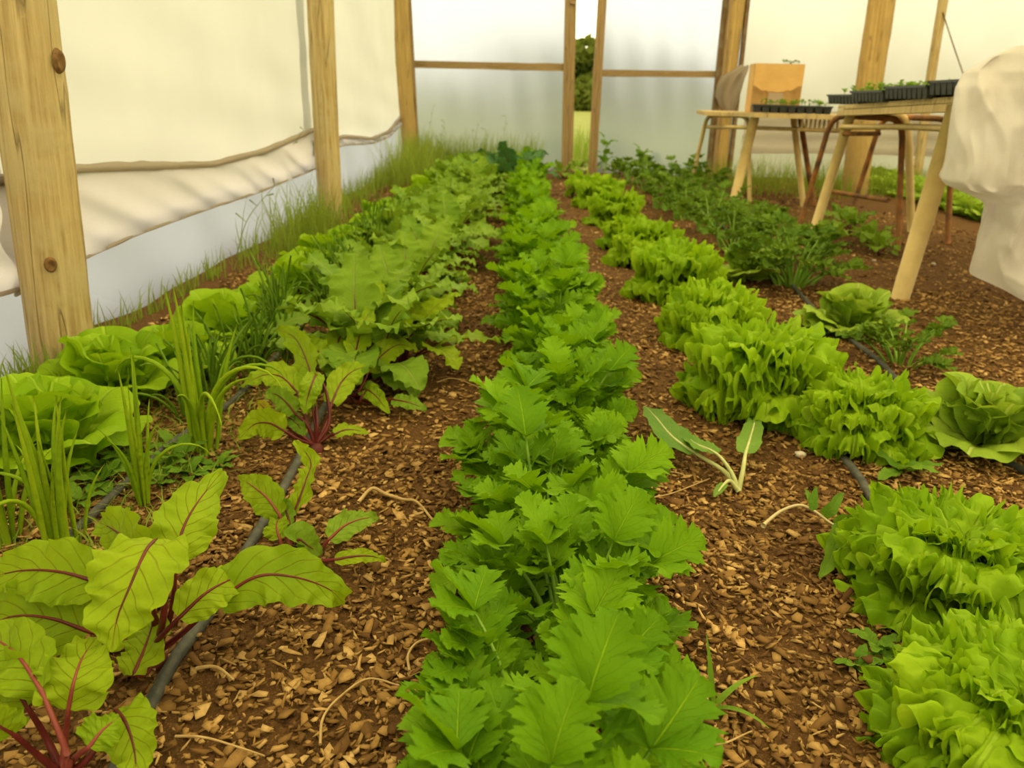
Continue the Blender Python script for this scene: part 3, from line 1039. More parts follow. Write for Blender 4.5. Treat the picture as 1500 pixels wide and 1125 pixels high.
# crumpled film draped over the near table end
def drape():
    prof = [(1500, 66), (1468, 84), (1440, 104), (1424, 128), (1416, 155), (1410, 185), (1405, 215), (1400, 240), (1392, 264),
            (1398, 272), (1412, 278), (1432, 286), (1452, 296), (1458, 306), (1452, 325), (1446, 350), (1443, 372), (1440, 392)]
    Yd = 2.72
    m, n = len(prof), 150
    V = np.zeros((m, n, 3))
    g = np.random.default_rng(3)
    ph = g.uniform(0, 6, 8)
    for i, (x, y) in enumerate(prof):
        p = pxd(x, y, Yd)
        t = i / (m - 1)
        R = 0.52 - 0.06 * math.sin(t * 5) if i < 9 else 0.44
        R = max(0.12, (R if i > 2 else R * (0.35 + .3 * i)))
        zc = p.z
        cx, cy = p.x + R * 0.95 + 0.012, Yd + 0.05
        th = np.linspace(PI * 0.78, PI * 1.9, n)
        fold = 1 + 0.05 * np.sin(th * 5 + ph[0] + t * 3) * t + 0.03 * np.sin(th * 11 + ph[1] - t * 5) * t
        V[i, :, 0] = cx + R * fold * np.cos(th)
        V[i, :, 1] = cy + R * 0.5 * fold * np.sin(th)
        V[i, :, 2] = zc - (0.12 * (np.clip((th - PI), 0, 1)) if i > 12 else 0)
    # resample rows for smoothness
    rows = 110
    q = np.linspace(0, m - 1, rows)
    lo = np.clip(np.floor(q).astype(int), 0, m - 2)
    fr = (q - lo)[:, None, None]
    V2 = V[lo] * (1 - fr) + V[lo + 1] * fr
    for i in range(rows):
        for j in range(n):
            q = Vector(V2[i, j])
            e_ = Vector((q.x + q.z * .35, q.y, q.z * .55 - q.x * .2))
            w_ = 0.085 * mnoise.noise(e_ * 3.4) + 0.060 * (0.25 - abs(mnoise.noise(e_ * 6.0 + Vector((3, 1, 7))))) + 0.022 * (0.2 - abs(mnoise.noise(e_ * 13.0)))
            V2[i, j, 1] -= w_ * 1.4
            V2[i, j, 0] -= w_ * 0.4
    o = obj('crumpled_film', mesh('crumpled_film', V2.reshape(-1, 3), grid_faces(rows, n), 'drape'))
    return tag(o, 'crumpled dusty white plastic film draped over the plank table end', 'plastic film')


drape()

# ------------------------------------------------------------------ plants: leaf meshes
FR = {'outer': [], 'mid': [], 'inner': []}
WV = [(4, .008), (7, .012), (13, .015), (21, .011), (29, .005)]
for k in range(4):
    for nm, L, W, e0, e1, sc_ in (('outer', .155, .072, 36, -60, 1.0), ('mid', .150, .068, 72, -50, 1.0), ('inner', .112, .055, 90, -35, 1.0)):
        V, Fc, U = fan_leaf(L, W, e0, e1, 14, 230, [(c, a * sc_) for c, a in WV], 0.010, 0.10, 1.0, 10 * k + len(nm), 0.10, 0.010, 0.005)
        FR[nm].append(mesh('leaf', V, Fc, 'frilly', U))
BU = {'outer': [], 'mid': [], 'inner': []}
for k in range(4):
    for nm, L, W, e0, e1, cup, cr in (('outer', .155, .082, 12, 34, .25, .25), ('mid', .13, .078, 42, 78, .45, .22), ('inner', .105, .065, 70, 150, .7, .05)):
        V, Fc, U = fan_leaf(L, W, e0, e1, 8, 40, [(3, .007), (5, .009), (9, .005), (14, .0025)], 0.012, cup, 1.0, 77 * k + len(nm), cr, 0.003)
        BU[nm].append(mesh('leaf', V, Fc, 'butter', U))


def head(kind, x, y, sc, name, label, cat, group, n=30, mat=None):
    pool = FR if kind == 'f' else BU
    o = thing(name, label, cat, (x, y, float(gz(x, y)) - 0.012), random.uniform(0, 6.28), group, sc)
    for i in range(n):
        f = i / (n - 1)
        nm = 'outer' if f < 0.36 else 'mid' if f < 0.74 else 'inner'
        me = random.choice(pool[nm])
        az = i * 2.39996 + random.uniform(-.25, .25)
        s = random.uniform(.88, 1.12)
        tl = random.uniform(-.13, .13) + (0.10 if nm == 'outer' else 0)
        zz = {'outer': .012, 'mid': .025, 'inner': .035}[nm]
        lf = obj('leaf', me, o, (0, 0, zz), (tl, random.uniform(-.12, .12), az), s)
        if mat:
            lf.material_slots[0].link = 'OBJECT'
            lf.material_slots[0].material = MT[mat]
    return o


def leaflet(L, W, seed, e0=10, e1=-15, n=30):
    g = np.random.default_rng(seed)
    s = np.linspace(0, 1, n)
    P = arc(L, e0, e1, n)
    w = W * np.sin(PI * np.clip(s, 0, 1) ** 0.62) ** 0.75
    w *= 1 - .50 * np.exp(-((s - .46) / .045) ** 2) - .42 * np.exp(-((s - .72) / .035) ** 2)
    w *= 1 - .30 * ((s * 10 + g.uniform(0, 1)) % 1)
    w[0], w[-1] = 0.002, 0.0005
    return sweep_leaf(P, w, 7, 0.22, lambda a, t: .004 * np.sin(a * 9 + t * 2 + g.uniform(0, 6)) * np.abs(t), 0.55)


def celery_leaf_meshes(seed, Ls, e0, e1, size=1.0, mat='celery', stalkmat='celery_stalk', pairs=2):
    g = np.random.default_rng(seed)
    P = arc(Ls, e0, e1, 16, 1.4)
    st = MB().tube(P, np.linspace(.0055, .0016, 16) * (0.7 + .3 * size), 6)
    bl = MB()
    tl = P[-1] - P[-3]
    el = math.atan2(tl[2], tl[1])

    def put(p, az, elev, L, W, k):
        V, Fc, U = leaflet(L * size, W * size, seed * 10 + k)
        V = V @ rotm('Y', g.normal(0, .3)).T @ rotm('X', elev).T @ rotm('Z', az).T
        bl.add(V + p, Fc, U)
    put(P[-1], 0, el * .75, .074, .042, 0)
    for q in range(pairs):
        i = (15, 12, 9)[q]
        Lq = (.062, .056, .045)[q]
        for sg in (-1, 1):
            az = sg * rad(g.uniform(58, 80)) * -1
            Q = P[i] + np.array([0, 0, 0])
            if q > 0:
                e = Q + np.array([sg * .004, .002, .001]) * size
                st.tube([Q, e], .0013, 5)
                Q = e
            put(Q, az, rad(g.uniform(5, 50)), Lq, Lq * .55, 1 + q * 2 + (sg > 0))
    return bl.mesh('leaf', mat), st.mesh('stalk', stalkmat)


CE = [celery_leaf_meshes(200 + k, Ls, e0, e1) for k, (Ls, e0, e1) in enumerate(
    ((.20, 86, 65), (.21, 84, 50), (.19, 80, 40), (.16, 76, 25), (.13, 66, 15), (.11, 52, 5), (.215, 88, 74), (.17, 78, 40)))]
PA = [celery_leaf_meshes(300 + k, Ls, e0, e1, .62, 'parsley', 'celery_stalk', 3) for k, (Ls, e0, e1) in enumerate(
    ((.19, 84, 55), (.18, 78, 35), (.16, 66, 15), (.15, 55, 0), (.17, 74, 40)))]


def celery(x, y, sc, label, group, n=20, pool=None, name='celery_plant', cat='celery', spread=1.0):
    pool = pool or CE
    o = thing(name, label, cat, (x, y, float(gz(x, y)) - 0.01), random.uniform(0, 6.28), group, sc)
    k = len(pool)
    for i in range(n):
        f = i / (n - 1)
        lf, st = pool[int(random.triangular(0, k - .01, k * .55))]
        az = i * 2.39996 + random.uniform(-.3, .3)
        r = random.uniform(.005, .03) * spread
        a = obj('leaf', lf, o, (-math.sin(az) * r, math.cos(az) * r, 0), (random.uniform(-.12, .12), random.uniform(-.15, .15), az), random.uniform(.8, 1.12))
        obj('stalk', st, a)
    return o


def beet_blade(P, W, seed, mat='beet', ruf=1.0, n=26, nt=11, fold=0.10, roll=0.0, name='leaf', up=(0, 0, 1), taper=0.0):
    g = np.random.default_rng(seed)
    P = catmull(P, n) if len(P) != n else np.asarray(P)
    s = np.linspace(0, 1, n)
    w = W * (np.sin(PI * (0.03 + 0.95 * s) ** (0.62 + taper)) ** 0.72)
    w = w * (1 + .05 * np.sin(s * 24 + g.uniform(0, 6)) + .035 * np.sin(s * 47 + g.uniform(0, 6)))
    w[-1] = W * .05
    p = g.uniform(0, 6, 4)

    def rf(a, t):
        return ruf * W * np.abs(t) ** 1.6 * (.15 * np.sin(a * 15 + p[0] + (t > 0) * 2.0) + .10 * np.sin(a * 27 + p[1] + (t > 0) * 1.3)) \
            + ruf * W * .07 * np.sin(a * 38 + np.abs(t) * 5) * np.abs(t) + ruf * W * .07 * np.abs(t) ** 3 * np.sin(a * 61 + p[2])
    V, Fc, U = sweep_leaf(P, w, nt, fold, rf, 0.12, roll, up)
    return mesh(name, V, Fc, mat, U)


BE, BF = [], []
for k in range(7):
    e0, e1 = ((80, 30), (75, 0), (68, -30), (60, -40), (78, 10), (50, -45), (40, -30))[k]
    sp = arc(.30, e0, e1, 30, 1.3)
    cut = 12
    stP = sp[:cut + 14]
    stem = MB().tube(stP, np.linspace(.0052, .0012, len(stP)), 6)
    for lst, mt, smt, W in ((BE, 'beet', 'beet_stem', .050), (BF, 'beet_far', 'beet_stem', .062)):
        bl = beet_blade(catmull(sp[cut:], 40), W, 400 + k, mt, .85, n=40)
        # lay the stem just below the blade
        lst.append((bl, MB().tube(stP - np.array([0, 0, .002]), np.interp(np.linspace(0, 1, len(stP)), [0, .5, 1], [.0046, .0024, .0008]), 6).mesh('stem', smt)))


def beet(x, y, sc, label, group, n=10, pool=None, name='beet_plant', cat='beet', bulb=True):
    pool = pool or BE
    o = thing(name, label, cat, (x, y, float(gz(x, y)) - .008), random.uniform(0, 6.28), group, sc)
    for i in range(n):
        lf, st = pool[i % len(pool)]
        az = i * 2.39996 + random.uniform(-.3, .3)
        r = random.uniform(.004, .014)
        a = obj('leaf', lf, o, (-math.sin(az) * r, math.cos(az) * r, .015), (random.uniform(-.15, .15), random.uniform(-.2, .2), az), random.uniform(.75, 1.1))
        obj('stem', st, a)
    if bulb:
        obj('root', ROOT, o)
    return o


th = np.linspace(0, 2 * PI, 12, endpoint=False)
prf = [(.004, .034), (.016, .030), (.024, .018), (.026, .004), (.022, -.014)]
ROOT = mesh('root', [(r * math.cos(t), r * math.sin(t), z) for r, z in prf for t in th],
            [(i * 12 + j, i * 12 + (j + 1) % 12, (i + 1) * 12 + (j + 1) % 12, (i + 1) * 12 + j) for i in range(4) for j in range(12)], 'beet_root')

ON, OD = [], []
for k in range(9):
    L = (.30, .26, .33, .22, .28, .24, .20, .3, .26)[k]
    e0, e1 = ((88, 82), (87, 68), (86, 76), (84, 45), (87, -70), (82, 60), (78, 10), (89, 85), (84, 70))[k]
    P = arc(L, e0, e1, 16, 2.2)
    rr = 0.0043 * np.sin(PI * np.linspace(.22, .985, 16)) + .0004
    ON.append(MB().tube(P, rr, 7).mesh('leaf', 'onion'))
    OD.append(MB().tube(arc(L * .8, e0, e1 * .7, 12, 1.8), rr[:12] * .75, 5).mesh('leaf', 'onion_dark'))


def onion(x, y, sc, label, group, n=11, pool=None, lean=.14):
    o = thing('spring_onion', label, 'spring onion', (x, y, float(gz(x, y)) - .01), random.uniform(0, 6.28), group, sc)
    for i in range(n):
        az = i * 2.39996 + random.uniform(-.4, .4)
        r = random.uniform(.003, .02)
        obj('leaf', random.choice(pool or ON), o, (-math.sin(az) * r, math.cos(az) * r, 0), (random.uniform(-lean, lean), random.uniform(-lean, lean), az), random.uniform(.75, 1.1))
    return o


# ------------------------------------------------------------------ hoses
def hose(pts, r, label, n=40):
    P = catmull(pts, n)
    P[:, 2] = gz(P[:, 0], P[:, 1]) + r * .8
    return tag(MB().tube(P, r, 10).build('drip_hose', 'hose'), label, 'hose')


hl = [px(150, 1180), px(216, 1056), px(258, 975), px(320, 890), px(392, 768), px(440, 670), px(500, 560), px(560, 470), px(620, 380), px(690, 290)]
hose(hl, 0.0095, 'grey drip hose running along the beet row')
hose([px(-60, 900), px(60, 830), px(140, 765), px(200, 712), px(270, 648), px(360, 572), px(430, 490), px(500, 400), px(580, 320)], 0.0085,
     'grey drip hose running between the spring onions and beets')
hose([px(1420, 1000), px(1340, 850), px(1262, 716), px(1216, 658), px(1130, 560), px(1050, 470), px(990, 410), px(930, 330), px(880, 285)], 0.0095,
     'grey drip hose running under the frilly lettuces')
hose([px(1640, 800), px(1500, 698), px(1440, 664), px(1332, 575), px(1290, 535), px(1244, 500), px(1180, 440), px(1100, 365), px(1010, 300)], 0.0095,
     'dark drip hose running under the butterhead lettuces')

# ------------------------------------------------------------------ frilly lettuce row
G = 'frilly lettuces in the row beside the celery'
LAB = 'bright frilly lettuce between the dark parsley row and the far celery'
FL = ['frilly lettuce with tiny dark weeds on the chips at its side', 'large frilly lettuce with an uprooted white stalked sprout at its foot',
      'frilly lettuce with the grey drip hose emerging from under it', 'widest frilly lettuce mound behind the limp uprooted plant',
      'frilly lettuce on its own mulch gap behind the widest lettuce mound', 'frilly lettuce touching the butterhead beside the tall dark parsley']
for k, (x, y, z, s, n) in enumerate(((1500, 1015, .10, 1.15, 60), (1402, 785, .10, 1.25, 62), (1265, 605, .08, 1.05, 50), (1115, 545, .10, 1.28, 58), (1045, 470, .08, 1.15, 48),
                      (992, 402, .10, 1.25, 42), (950, 355, .1, 1.22, 36), (925, 335, .1, 1.0, 30), (903, 306, .1, 1.3, 30), (880, 285, .1, 1.25, 24), (862, 270, .1, 1.25, 20))):
    p = px(x, y, z)
    s *= 1.0 if k < 3 else 1.1
    head('f', p.x, p.y, (s, s, s * (1.12 if k < 2 else 1.4)), 'frilly_lettuce', FL[k] if k < len(FL) else LAB, 'lettuce', G, n)

# ------------------------------------------------------------------ celery row
G = 'celery plants in the middle row'
LAB = 'leafy celery plant in the middle row beyond the limp uprooted plant'
CL = {0: 'celery plant beside the thin grass weed on the mulch', 1: 'celery plant with the curled dry stem loop at its side', 2: 'celery plant growing over the smooth oval fallen leaf',
      3: 'celery plant level with the uprooted white stalked sprout', 4: 'celery plant overlapping the limp uprooted plant'}
ys = 0.50
k = 0
while ys < 7.7:
    cxp = np.interp(ys, [.4, .8, 1.2, 2, 3.5, 6, 8], [.045, .075, .07, .075, .035, -.03, -.06])
    s = 0.97 + random.uniform(-.1, .1)
    celery(cxp + random.uniform(-.035, .035), ys, s, CL.get(k, LAB), G, 36 if ys < 3.4 else 24)
    ys += random.uniform(.19, .24)
    k += 1

# ------------------------------------------------------------------ right hand row
RB = 'butterhead lettuces in the row beside the tables'
for x, y, z, s, lb in ((1445, 615, .07, 1.25, 'open green butterhead lettuce on the dark drip hose'),
                       (1252, 458, .07, 1.2, 'butterhead lettuce beside a parsley tuft at the foot of the plank table leg')):
    p = px(x, y, z)
    head('b', p.x, p.y, s, 'butterhead_lettuce', lb, 'lettuce', RB, 26)
p = px(1325, 505, .06)
celery(p.x, p.y, .95, 'parsley tuft spreading beside the butterhead lettuce by the table leg', 'parsley tufts', 20, PA, 'parsley_plant', 'parsley', 1.5)
p = px(1165, 392, .08)
celery(p.x, p.y, 1.5, 'tall dark green parsley tuft behind the frilly lettuces', 'parsley tufts', 30, PA, 'parsley_plant', 'parsley', 1.5)
p = px(1095, 385, .08)
head('b', p.x, p.y, 1.1, 'butterhead_lettuce', 'butterhead lettuce wedged between frilly lettuces and tall dark parsley', 'lettuce', RB, 22)
for x, y, s in ((1125, 362, 1.35), (1075, 345, 1.3), (1105, 335, 1.2), (1040, 322, 1.35), (1090, 318, 1.2), (1005, 302, 1.4), (1055, 300, 1.2), (970, 288, 1.4), (1020, 285, 1.3), (985, 274, 1.5), (950, 268, 1.4), (925, 258, 1.4), (1000, 262, 1.4), (1035, 268, 1.3)):
    p = px(x, y, .08)
    celery(p.x, p.y, s, 'dark green parsley in the row towards the end wall', 'dark parsley row', 18, PA, 'parsley_plant', 'parsley', 1.8)
for x, y, s in ((1245, 332, 1.2), (1215, 345, 1.0), (1275, 345, 1.0), (1290, 355, .9), (1230, 320, .9)):
    p = px(x, y, .06)
    beet(p.x, p.y, s * .62, 'leafy green herb growing between the table legs', 'herbs under the table', 12, BF, 'leafy_herb', 'herb', False)
for i in range(26):
    x = 1285 + (i % 13) * 14 + (i // 13) * 6
    y = 258 + (i % 13) * 3.6 + (i // 13) * 14
    p = px(x, y, .05)
    head('b', p.x, p.y, 1.15, 'garden_lettuce', 'pale green lettuce in the bed beyond the tables', 'lettuce', 'lettuces in the bed beyond the tables', 9)

# ------------------------------------------------------------------ left rows
LG = 'butterhead lettuces along the film wall'
LBL = 'light green butterhead lettuce in the row along the film wall'
for x, y, s in ((72, 640, 1.35), (165, 558, 1.25), (250, 520, 1.15)):
    p = px(x, y, .06)
    head('b', p.x, p.y, s, 'butterhead_lettuce', LBL, 'lettuce', LG, 22, 'frilly')
yy = 2.35
while yy < 8.2:
    head('b', np.interp(yy, [2, 5, 8], [-.93, -.86, -.75]) + random.uniform(-.05, .05), yy, random.uniform(1.0, 1.25), 'butterhead_lettuce', LBL, 'lettuce', LG, 13, 'frilly')
    yy += .3
OG = 'spring onions'
SO = 'spring onion tuft growing among the lettuces behind the large beet'
for (x, y), s, n, lb in (((300, 672), 1.25, 17, 'tallest spring onion tuft with kinked leaves beside the small weeds'), ((212, 748), .95, 10, 'small spring onion tuft before the small weeds'),
                         ((85, 818), 1.1, 12, SO), ((15, 800), 1.05, 8, SO), ((110, 800), .9, 6, SO)):
    p = px(x, y)
    onion(p.x, p.y, s, lb, OG, n, None, .08)
yy = 1.75
while yy < 4.6:
    for q in range(2):
        onion(np.interp(yy, [1.7, 5], [-.74, -.70]) + random.uniform(-.1, .07), yy + random.uniform(-.1, .1), random.uniform(.8, 1.1),
              'slim dark green young onion clump between lettuces and beets', 'young onion clumps', 13, OD, .3)
    yy += .17
BG = 'beets in the row beside the mulched path'
BLB = 'red stemmed beet plant in the row beside the mulched path'
yy = 2.05
while yy < 8.0:
    xx = np.interp(yy, [2, 3, 5, 8], [-.44, -.43, -.40, -.36])
    beet(xx + random.uniform(-.04, .04), yy, random.uniform(.92, 1.15), BLB, BG, 13, BF)
    if yy > 2.6:
        beet(xx - .22 + random.uniform(-.05, .05), yy + .1, random.uniform(.8, 1.0), BLB, BG, 10, BF)
    yy += .25


# hand placed beets near the camera: (blade points as pixel x, pixel y, height), half width, roll
def beet_specific(crown, leaves, label, seed, pink=False):
    c = px(*crown)
    o = thing('beet_plant', label, 'beet', (c.x, c.y, float(gz(c.x, c.y))))
    ob = np.array(o.location)
    obj('root', ROOT, o, (0, 0, -.004), (0, 0, 0), 0.72)
    for k, (stem, blade, W, roll, mt, up) in enumerate(leaves):
        sp = [np.array(px(x, y, z)) - ob for x, y, z in stem]
        bp = [np.array(px(x, y, z)) - ob for x, y, z in blade]
        lf = obj('leaf', beet_blade(bp, W, seed * 20 + k, mt, 1.0, 56, 13, .10, roll, up=up), o)
        full = np.concatenate([catmull([np.array((0, 0, .015))] + sp + [bp[0]], 14)[:-1], catmull(bp, 30)[:-6]])
        obj('stem', MB().tube(full, np.interp(np.linspace(0, 1, len(full)), [0, .35, 1], [.0050, .0028, .0007]), 8).mesh('stem', 'beet_stem_pink' if pink and k % 2 else 'beet_stem'), lf)
    return o


U0 = (0, 0, 1)
beet_specific((228, 975), [
    ([(270, 925, .06)], [(318, 880, .115), (375, 845, .145), (430, 845, .14), (480, 862, .115), (505, 885, .08)], .040, -.75, 'beet', U0),
    ([(250, 900, .09)], [(258, 820, .17), (268, 775, .20), (290, 735, .215), (326, 690, .225)], .040, -.4, 'beet', (0, -1, .4)),
    ([(240, 900, .13), (240, 830, .19)], [(228, 790, .215), (212, 810, .22), (190, 860, .20), (172, 905, .175), (163, 955, .145)], .052, .1, 'beet', (0, -.4, 1)),
    ([(225, 900, .10)], [(210, 830, .17), (190, 795, .19), (165, 775, .19), (145, 765, .18)], .040, .2, 'beet', (0, -1, .5)),
    ([(200, 945, .06)], [(130, 925, .11), (70, 905, .13), (10, 905, .13), (-50, 940, .11)], .048, .35, 'beet', (0, -.5, 1)),
    ([(225, 900, .1)], [(150, 855, .17), (90, 838, .185), (30, 836, .18), (-30, 850, .16)], .040, .5, 'beet', (0, -.5, 1)),
    ([(215, 985, .035)], [(195, 990, .06), (212, 950, .075), (222, 920, .08), (230, 900, .08)], .030, .0, 'beet', (0, -1, .4)),
    ([(230, 940, .08)], [(262, 905, .12), (300, 870, .14), (335, 850, .14), (375, 835, .12)], .028, -.8, 'beet', U0),
], 'large red stemmed beet arching its leaves over the drip hose', 1)
beet_specific((95, 1150), [
    ([(70, 1085, .05)], [(40, 1035, .10), (20, 1005, .12), (0, 985, .12), (-40, 985, .11)], .040, .2, 'beet', (0, -1, .6)),
    ([(95, 1090, .05)], [(100, 1040, .10), (108, 1000, .13), (120, 965, .14), (140, 935, .14)], .040, -.2, 'beet', (0, -1, .4)),
    ([(130, 1110, .05)], [(170, 1040, .085), (185, 1060, .085), (197, 1100, .07), (200, 1150, .05)], .030, .0, 'beet', (0, -.5, 1)),
    ([(110, 1110, .05)], [(130, 1095, .09), (150, 1070, .10), (175, 1050, .10)], .024, .2, 'beet', (0, -1, .6)),
    ([(60, 1110, .05)], [(20, 1075, .1), (-5, 1060, .12), (-20, 1040, .13)], .03, .2, 'beet', (0, -1, .6)),
    ([(100, 1110, .06)], [(60, 1010, .13), (30, 965, .15), (0, 940, .155), (-30, 930, .15)], .036, .1, 'beet', (0, -.6, .8)),
], 'beet with pink leaf stalks beside the large arching beet', 2, True)
beet_specific((428, 828), [
    ([(428, 790, .03)], [(432, 750, .075), (448, 705, .115), (455, 675, .135), (432, 645, .155)], .026, .5, 'beet', (0, -1, .3)),
    ([(420, 790, .04)], [(410, 755, .08), (392, 730, .10), (370, 712, .105), (350, 700, .10)], .030, -.1, 'beet', (0, -1, .4)),
    ([(435, 812, .03)], [(432, 800, .05), (438, 790, .06), (452, 800, .05), (470, 812, .03)], .030, .0, 'beet_far', (0, -1, .4)),
    ([(465, 808, .025)], [(482, 790, .05), (505, 770, .06), (530, 760, .055), (556, 758, .04)], .024, -.6, 'beet_far', U0),
    ([(460, 822, .02)], [(490, 820, .03), (520, 815, .035), (545, 815, .03), (566, 822, .015)], .014, -.5, 'beet', U0),
    ([(418, 812, .03)], [(410, 790, .055), (405, 770, .07), (412, 750, .075)], .022, .0, 'beet', (0, -1, .3)),
    ([(432, 790, .05)], [(425, 770, .07), (418, 745, .085), (405, 735, .085)], .018, .0, 'beet_far', (0, -1, .3)),
], 'small beet with spread leaves lying over the drip hose', 3, True)
beet_specific((462, 658), [
    ([(482, 620, .05), (478, 575, .11)], [(464, 545, .15), (456, 565, .14), (450, 585, .115), (446, 606, .09)], .024, .2, 'beet', (0, -1, .4)),
    ([(448, 615, .06)], [(436, 575, .10), (412, 552, .125), (385, 550, .125), (354, 566, .1)], .036, .6, 'beet', U0),
    ([(440, 645, .03)], [(418, 632, .055), (395, 620, .07), (372, 622, .065), (350, 644, .04)], .034, .4, 'beet', (0, -1, .7)),
    ([(445, 640, .03)], [(428, 622, .05), (424, 612, .06), (436, 622, .055), (448, 640, .03)], .022, .2, 'beet_far', (0, -1, .5)),
    ([(410, 618, .06)], [(396, 608, .075), (386, 597, .08), (376, 588, .08)], .016, .0, 'yellow_leaf', (0, -1, .3)),
    ([(480, 640, .02)], [(490, 636, .03), (505, 630, .03), (520, 630, .025), (542, 634, .015)], .018, -.5, 'beet', U0),
    ([(465, 620, .06)], [(460, 570, .12), (450, 530, .155), (432, 495, .185), (405, 482, .19)], .038, .2, 'beet', (0, -1, .3)),
    ([(452, 625, .05)], [(432, 605, .08), (420, 590, .10), (405, 578, .11), (388, 576, .11)], .028, .3, 'beet_far', (0, -1, .5)),
    ([(478, 620, .05)], [(486, 590, .08), (500, 560, .105), (520, 542, .12), (548, 536, .11)], .032, -.4, 'beet', (0, -.6, .8)),
    ([(462, 625, .05)], [(458, 600, .085), (448, 570, .11), (446, 545, .12)], .026, .0, 'beet_far', (0, -1, .2)),
], 'beet with a bare crimson crown and one yellowing leaf', 4)
beet_specific((515, 590), [
    ([(505, 560, .06)], [(490, 520, .11), (500, 490, .14), (520, 478, .15), (548, 490, .13)], .036, -.6, 'beet', U0),
    ([(530, 580, .03)], [(525, 572, .05), (540, 572, .055), (555, 585, .04), (570, 606, .02)], .024, -.6, 'beet', U0),
    ([(510, 560, .05)], [(512, 530, .09), (520, 510, .11), (525, 490, .12)], .03, .0, 'beet', (0, -1, .2)),
    ([(500, 560, .05)], [(480, 530, .1), (460, 510, .13), (440, 500, .14), (420, 510, .13)], .034, -.2, 'beet', (0, -.6, .8)),
    ([(525, 575, .05)], [(540, 545, .08), (560, 520, .11), (585, 505, .125), (612, 512, .11)], .034, -.6, 'beet', U0),
    ([(515, 560, .06)], [(520, 520, .12), (530, 480, .165), (545, 450, .19)], .036, .1, 'beet', (0, -1, .3)),
    ([(545, 590, .02)], [(575, 585, .04), (600, 590, .045), (625, 600, .035)], .022, -.5, 'beet_far', U0),
    ([(525, 590, .03)], [(530, 580, .05), (538, 570, .055), (546, 575, .05), (552, 590, .03)], .02, 0, 'beet_far', (0, -1, .5)),
], 'beet with broad upright leaves before the dense beet row', 5)
beet(px(590, 545).x, px(590, 545).y, 1.0, BLB, BG, 11, BE)
beet(px(560, 560).x, px(560, 560).y, 1.0, BLB, BG, 11, BF)

# dark kale and tall brassicas near the doorway
for x, y, s in ((748, 258, 1.5), (735, 262, 1.3), (765, 255, 1.3)):
    p = px(x, y, .12)
    o = beet(p.x, p.y, s, 'dark blue green kale near the end of the beet row', 'dark kale plants', 11, [(mesh_, st) for mesh_, st in BF], 'kale_plant', 'kale', False)
    for ch in o.children:
        ch.material_slots[0].link = 'OBJECT'
        ch.material_slots[0].material = MT['kale']
for (x, y), h, lb in (((884, 268), .34, 'tall leafy brassica growing at the foot of the door jamb'), ((936, 268), .24, 'shorter leafy brassica growing in front of the end wall film')):
    p = px(x, y)
    o = thing('brassica_plant', lb, 'brassica', (p.x, p.y, 0))
    MB().tube([(0, 0, -.01), (.01, 0, h * .5), (0, 0, h)], [.008, .006, .003], 6).build('stem', 'celery_stalk', o)
    for i in range(12):
        z = h * (.35 + .65 * i / 11)
        lf, st = BF[i % 7]
        a = obj('leaf', lf, o, (0, 0, z), (0.1, 0, i * 2.4), .52)
        a.material_slots[0].link = 'OBJECT'
        a.material_slots[0].material = MT['weed']

# ------------------------------------------------------------------ grasses and weeds
def grass_patch(n, fx, hmin, hmax, name='grass', label='green grass growing wild along the film wall', w=.003, mat='grass', bend=(0.2, 1.1)):
    x, y = fx(n)
    h = RNG.uniform(hmin, hmax, n) if np.isscalar(hmin) else RNG.uniform(0, 1, n) * (hmax(x, y) - hmin(x, y)) + hmin(x, y)
    az = RNG.uniform(0, 2 * PI, n)
    be = RNG.uniform(*bend, n)
    ww = RNG.uniform(.6, 1.4, n) * w
    m = 5
    s = np.linspace(0, 1, m)
    r = h[:, None] * (be[:, None] * s ** 2 * .55)
    z = gz(x, y)[:, None] - .01 + h[:, None] * (s - .22 * be[:, None] * s ** 2.5)
    cx = x[:, None] + np.cos(az)[:, None] * r
    cy = y[:, None] + np.sin(az)[:, None] * r
    inside = y < YB                                   # blades lean away from the film
    cx = np.maximum(cx, XL + .10)
    cy = np.where(inside[:, None], np.minimum(cy, YB - .10), cy)
    hw = ww[:, None] * (1 - s ** 1.5 * .93)
    ta = az + RNG.normal(PI / 2, .5, n)
    L_ = np.stack([cx - np.cos(ta)[:, None] * hw, cy - np.sin(ta)[:, None] * hw, z], -1)
    R_ = np.stack([cx + np.cos(ta)[:, None] * hw, cy + np.sin(ta)[:, None] * hw, z], -1)
    V = np.stack([L_, R_], 2).reshape(-1, 3)
    b = np.arange(n)[:, None] * (2 * m) + np.arange(m - 1)[None] * 2
    b = b.ravel()
    Fc = np.stack([b, b + 1, b + 3, b + 2], -1)
    U = np.tile(np.stack([np.tile([.2, .8], m), np.repeat(s, 2)], -1), (n, 1))
    o = obj(name, mesh(name, V, Fc, mat, U))
    return tag(o, label, 'grass', None, 'stuff')


grass_patch(1300, lambda n: (XL + .06 + np.abs(RNG.normal(0, .11, n)), 3.3 + RNG.power(1.3, n) * 5.2),
            lambda x, y: .05 + 0 * x, lambda x, y: .16 + .03 * (y - 3), label='wild grass growing along the foot of the left film wall')
grass_patch(420, lambda n: (RNG.normal(-1.16, .07, n), RNG.normal(4.15, .28, n)), .10, .40, label='tall grass tuft against the left film wall before the split post')
grass_patch(260, lambda n: (XL + .05 + np.abs(RNG.normal(0, .05, n)), RNG.uniform(1.5, 3.3, n)), .04, .16, label='short sparse grass at the foot of the knotted post')
grass_patch(300, lambda n: (RNG.normal(-1.2, .05, n), RNG.normal(1.83, .08, n)), .06, .17, label='grass tuft at the left side of the knotted post')
grass_patch(2000, lambda n: (RNG.uniform(-1.25, .1, n), 8.55 - np.abs(RNG.normal(0, .28, n))), .15, .5, label='tall grass growing along the end wall film')
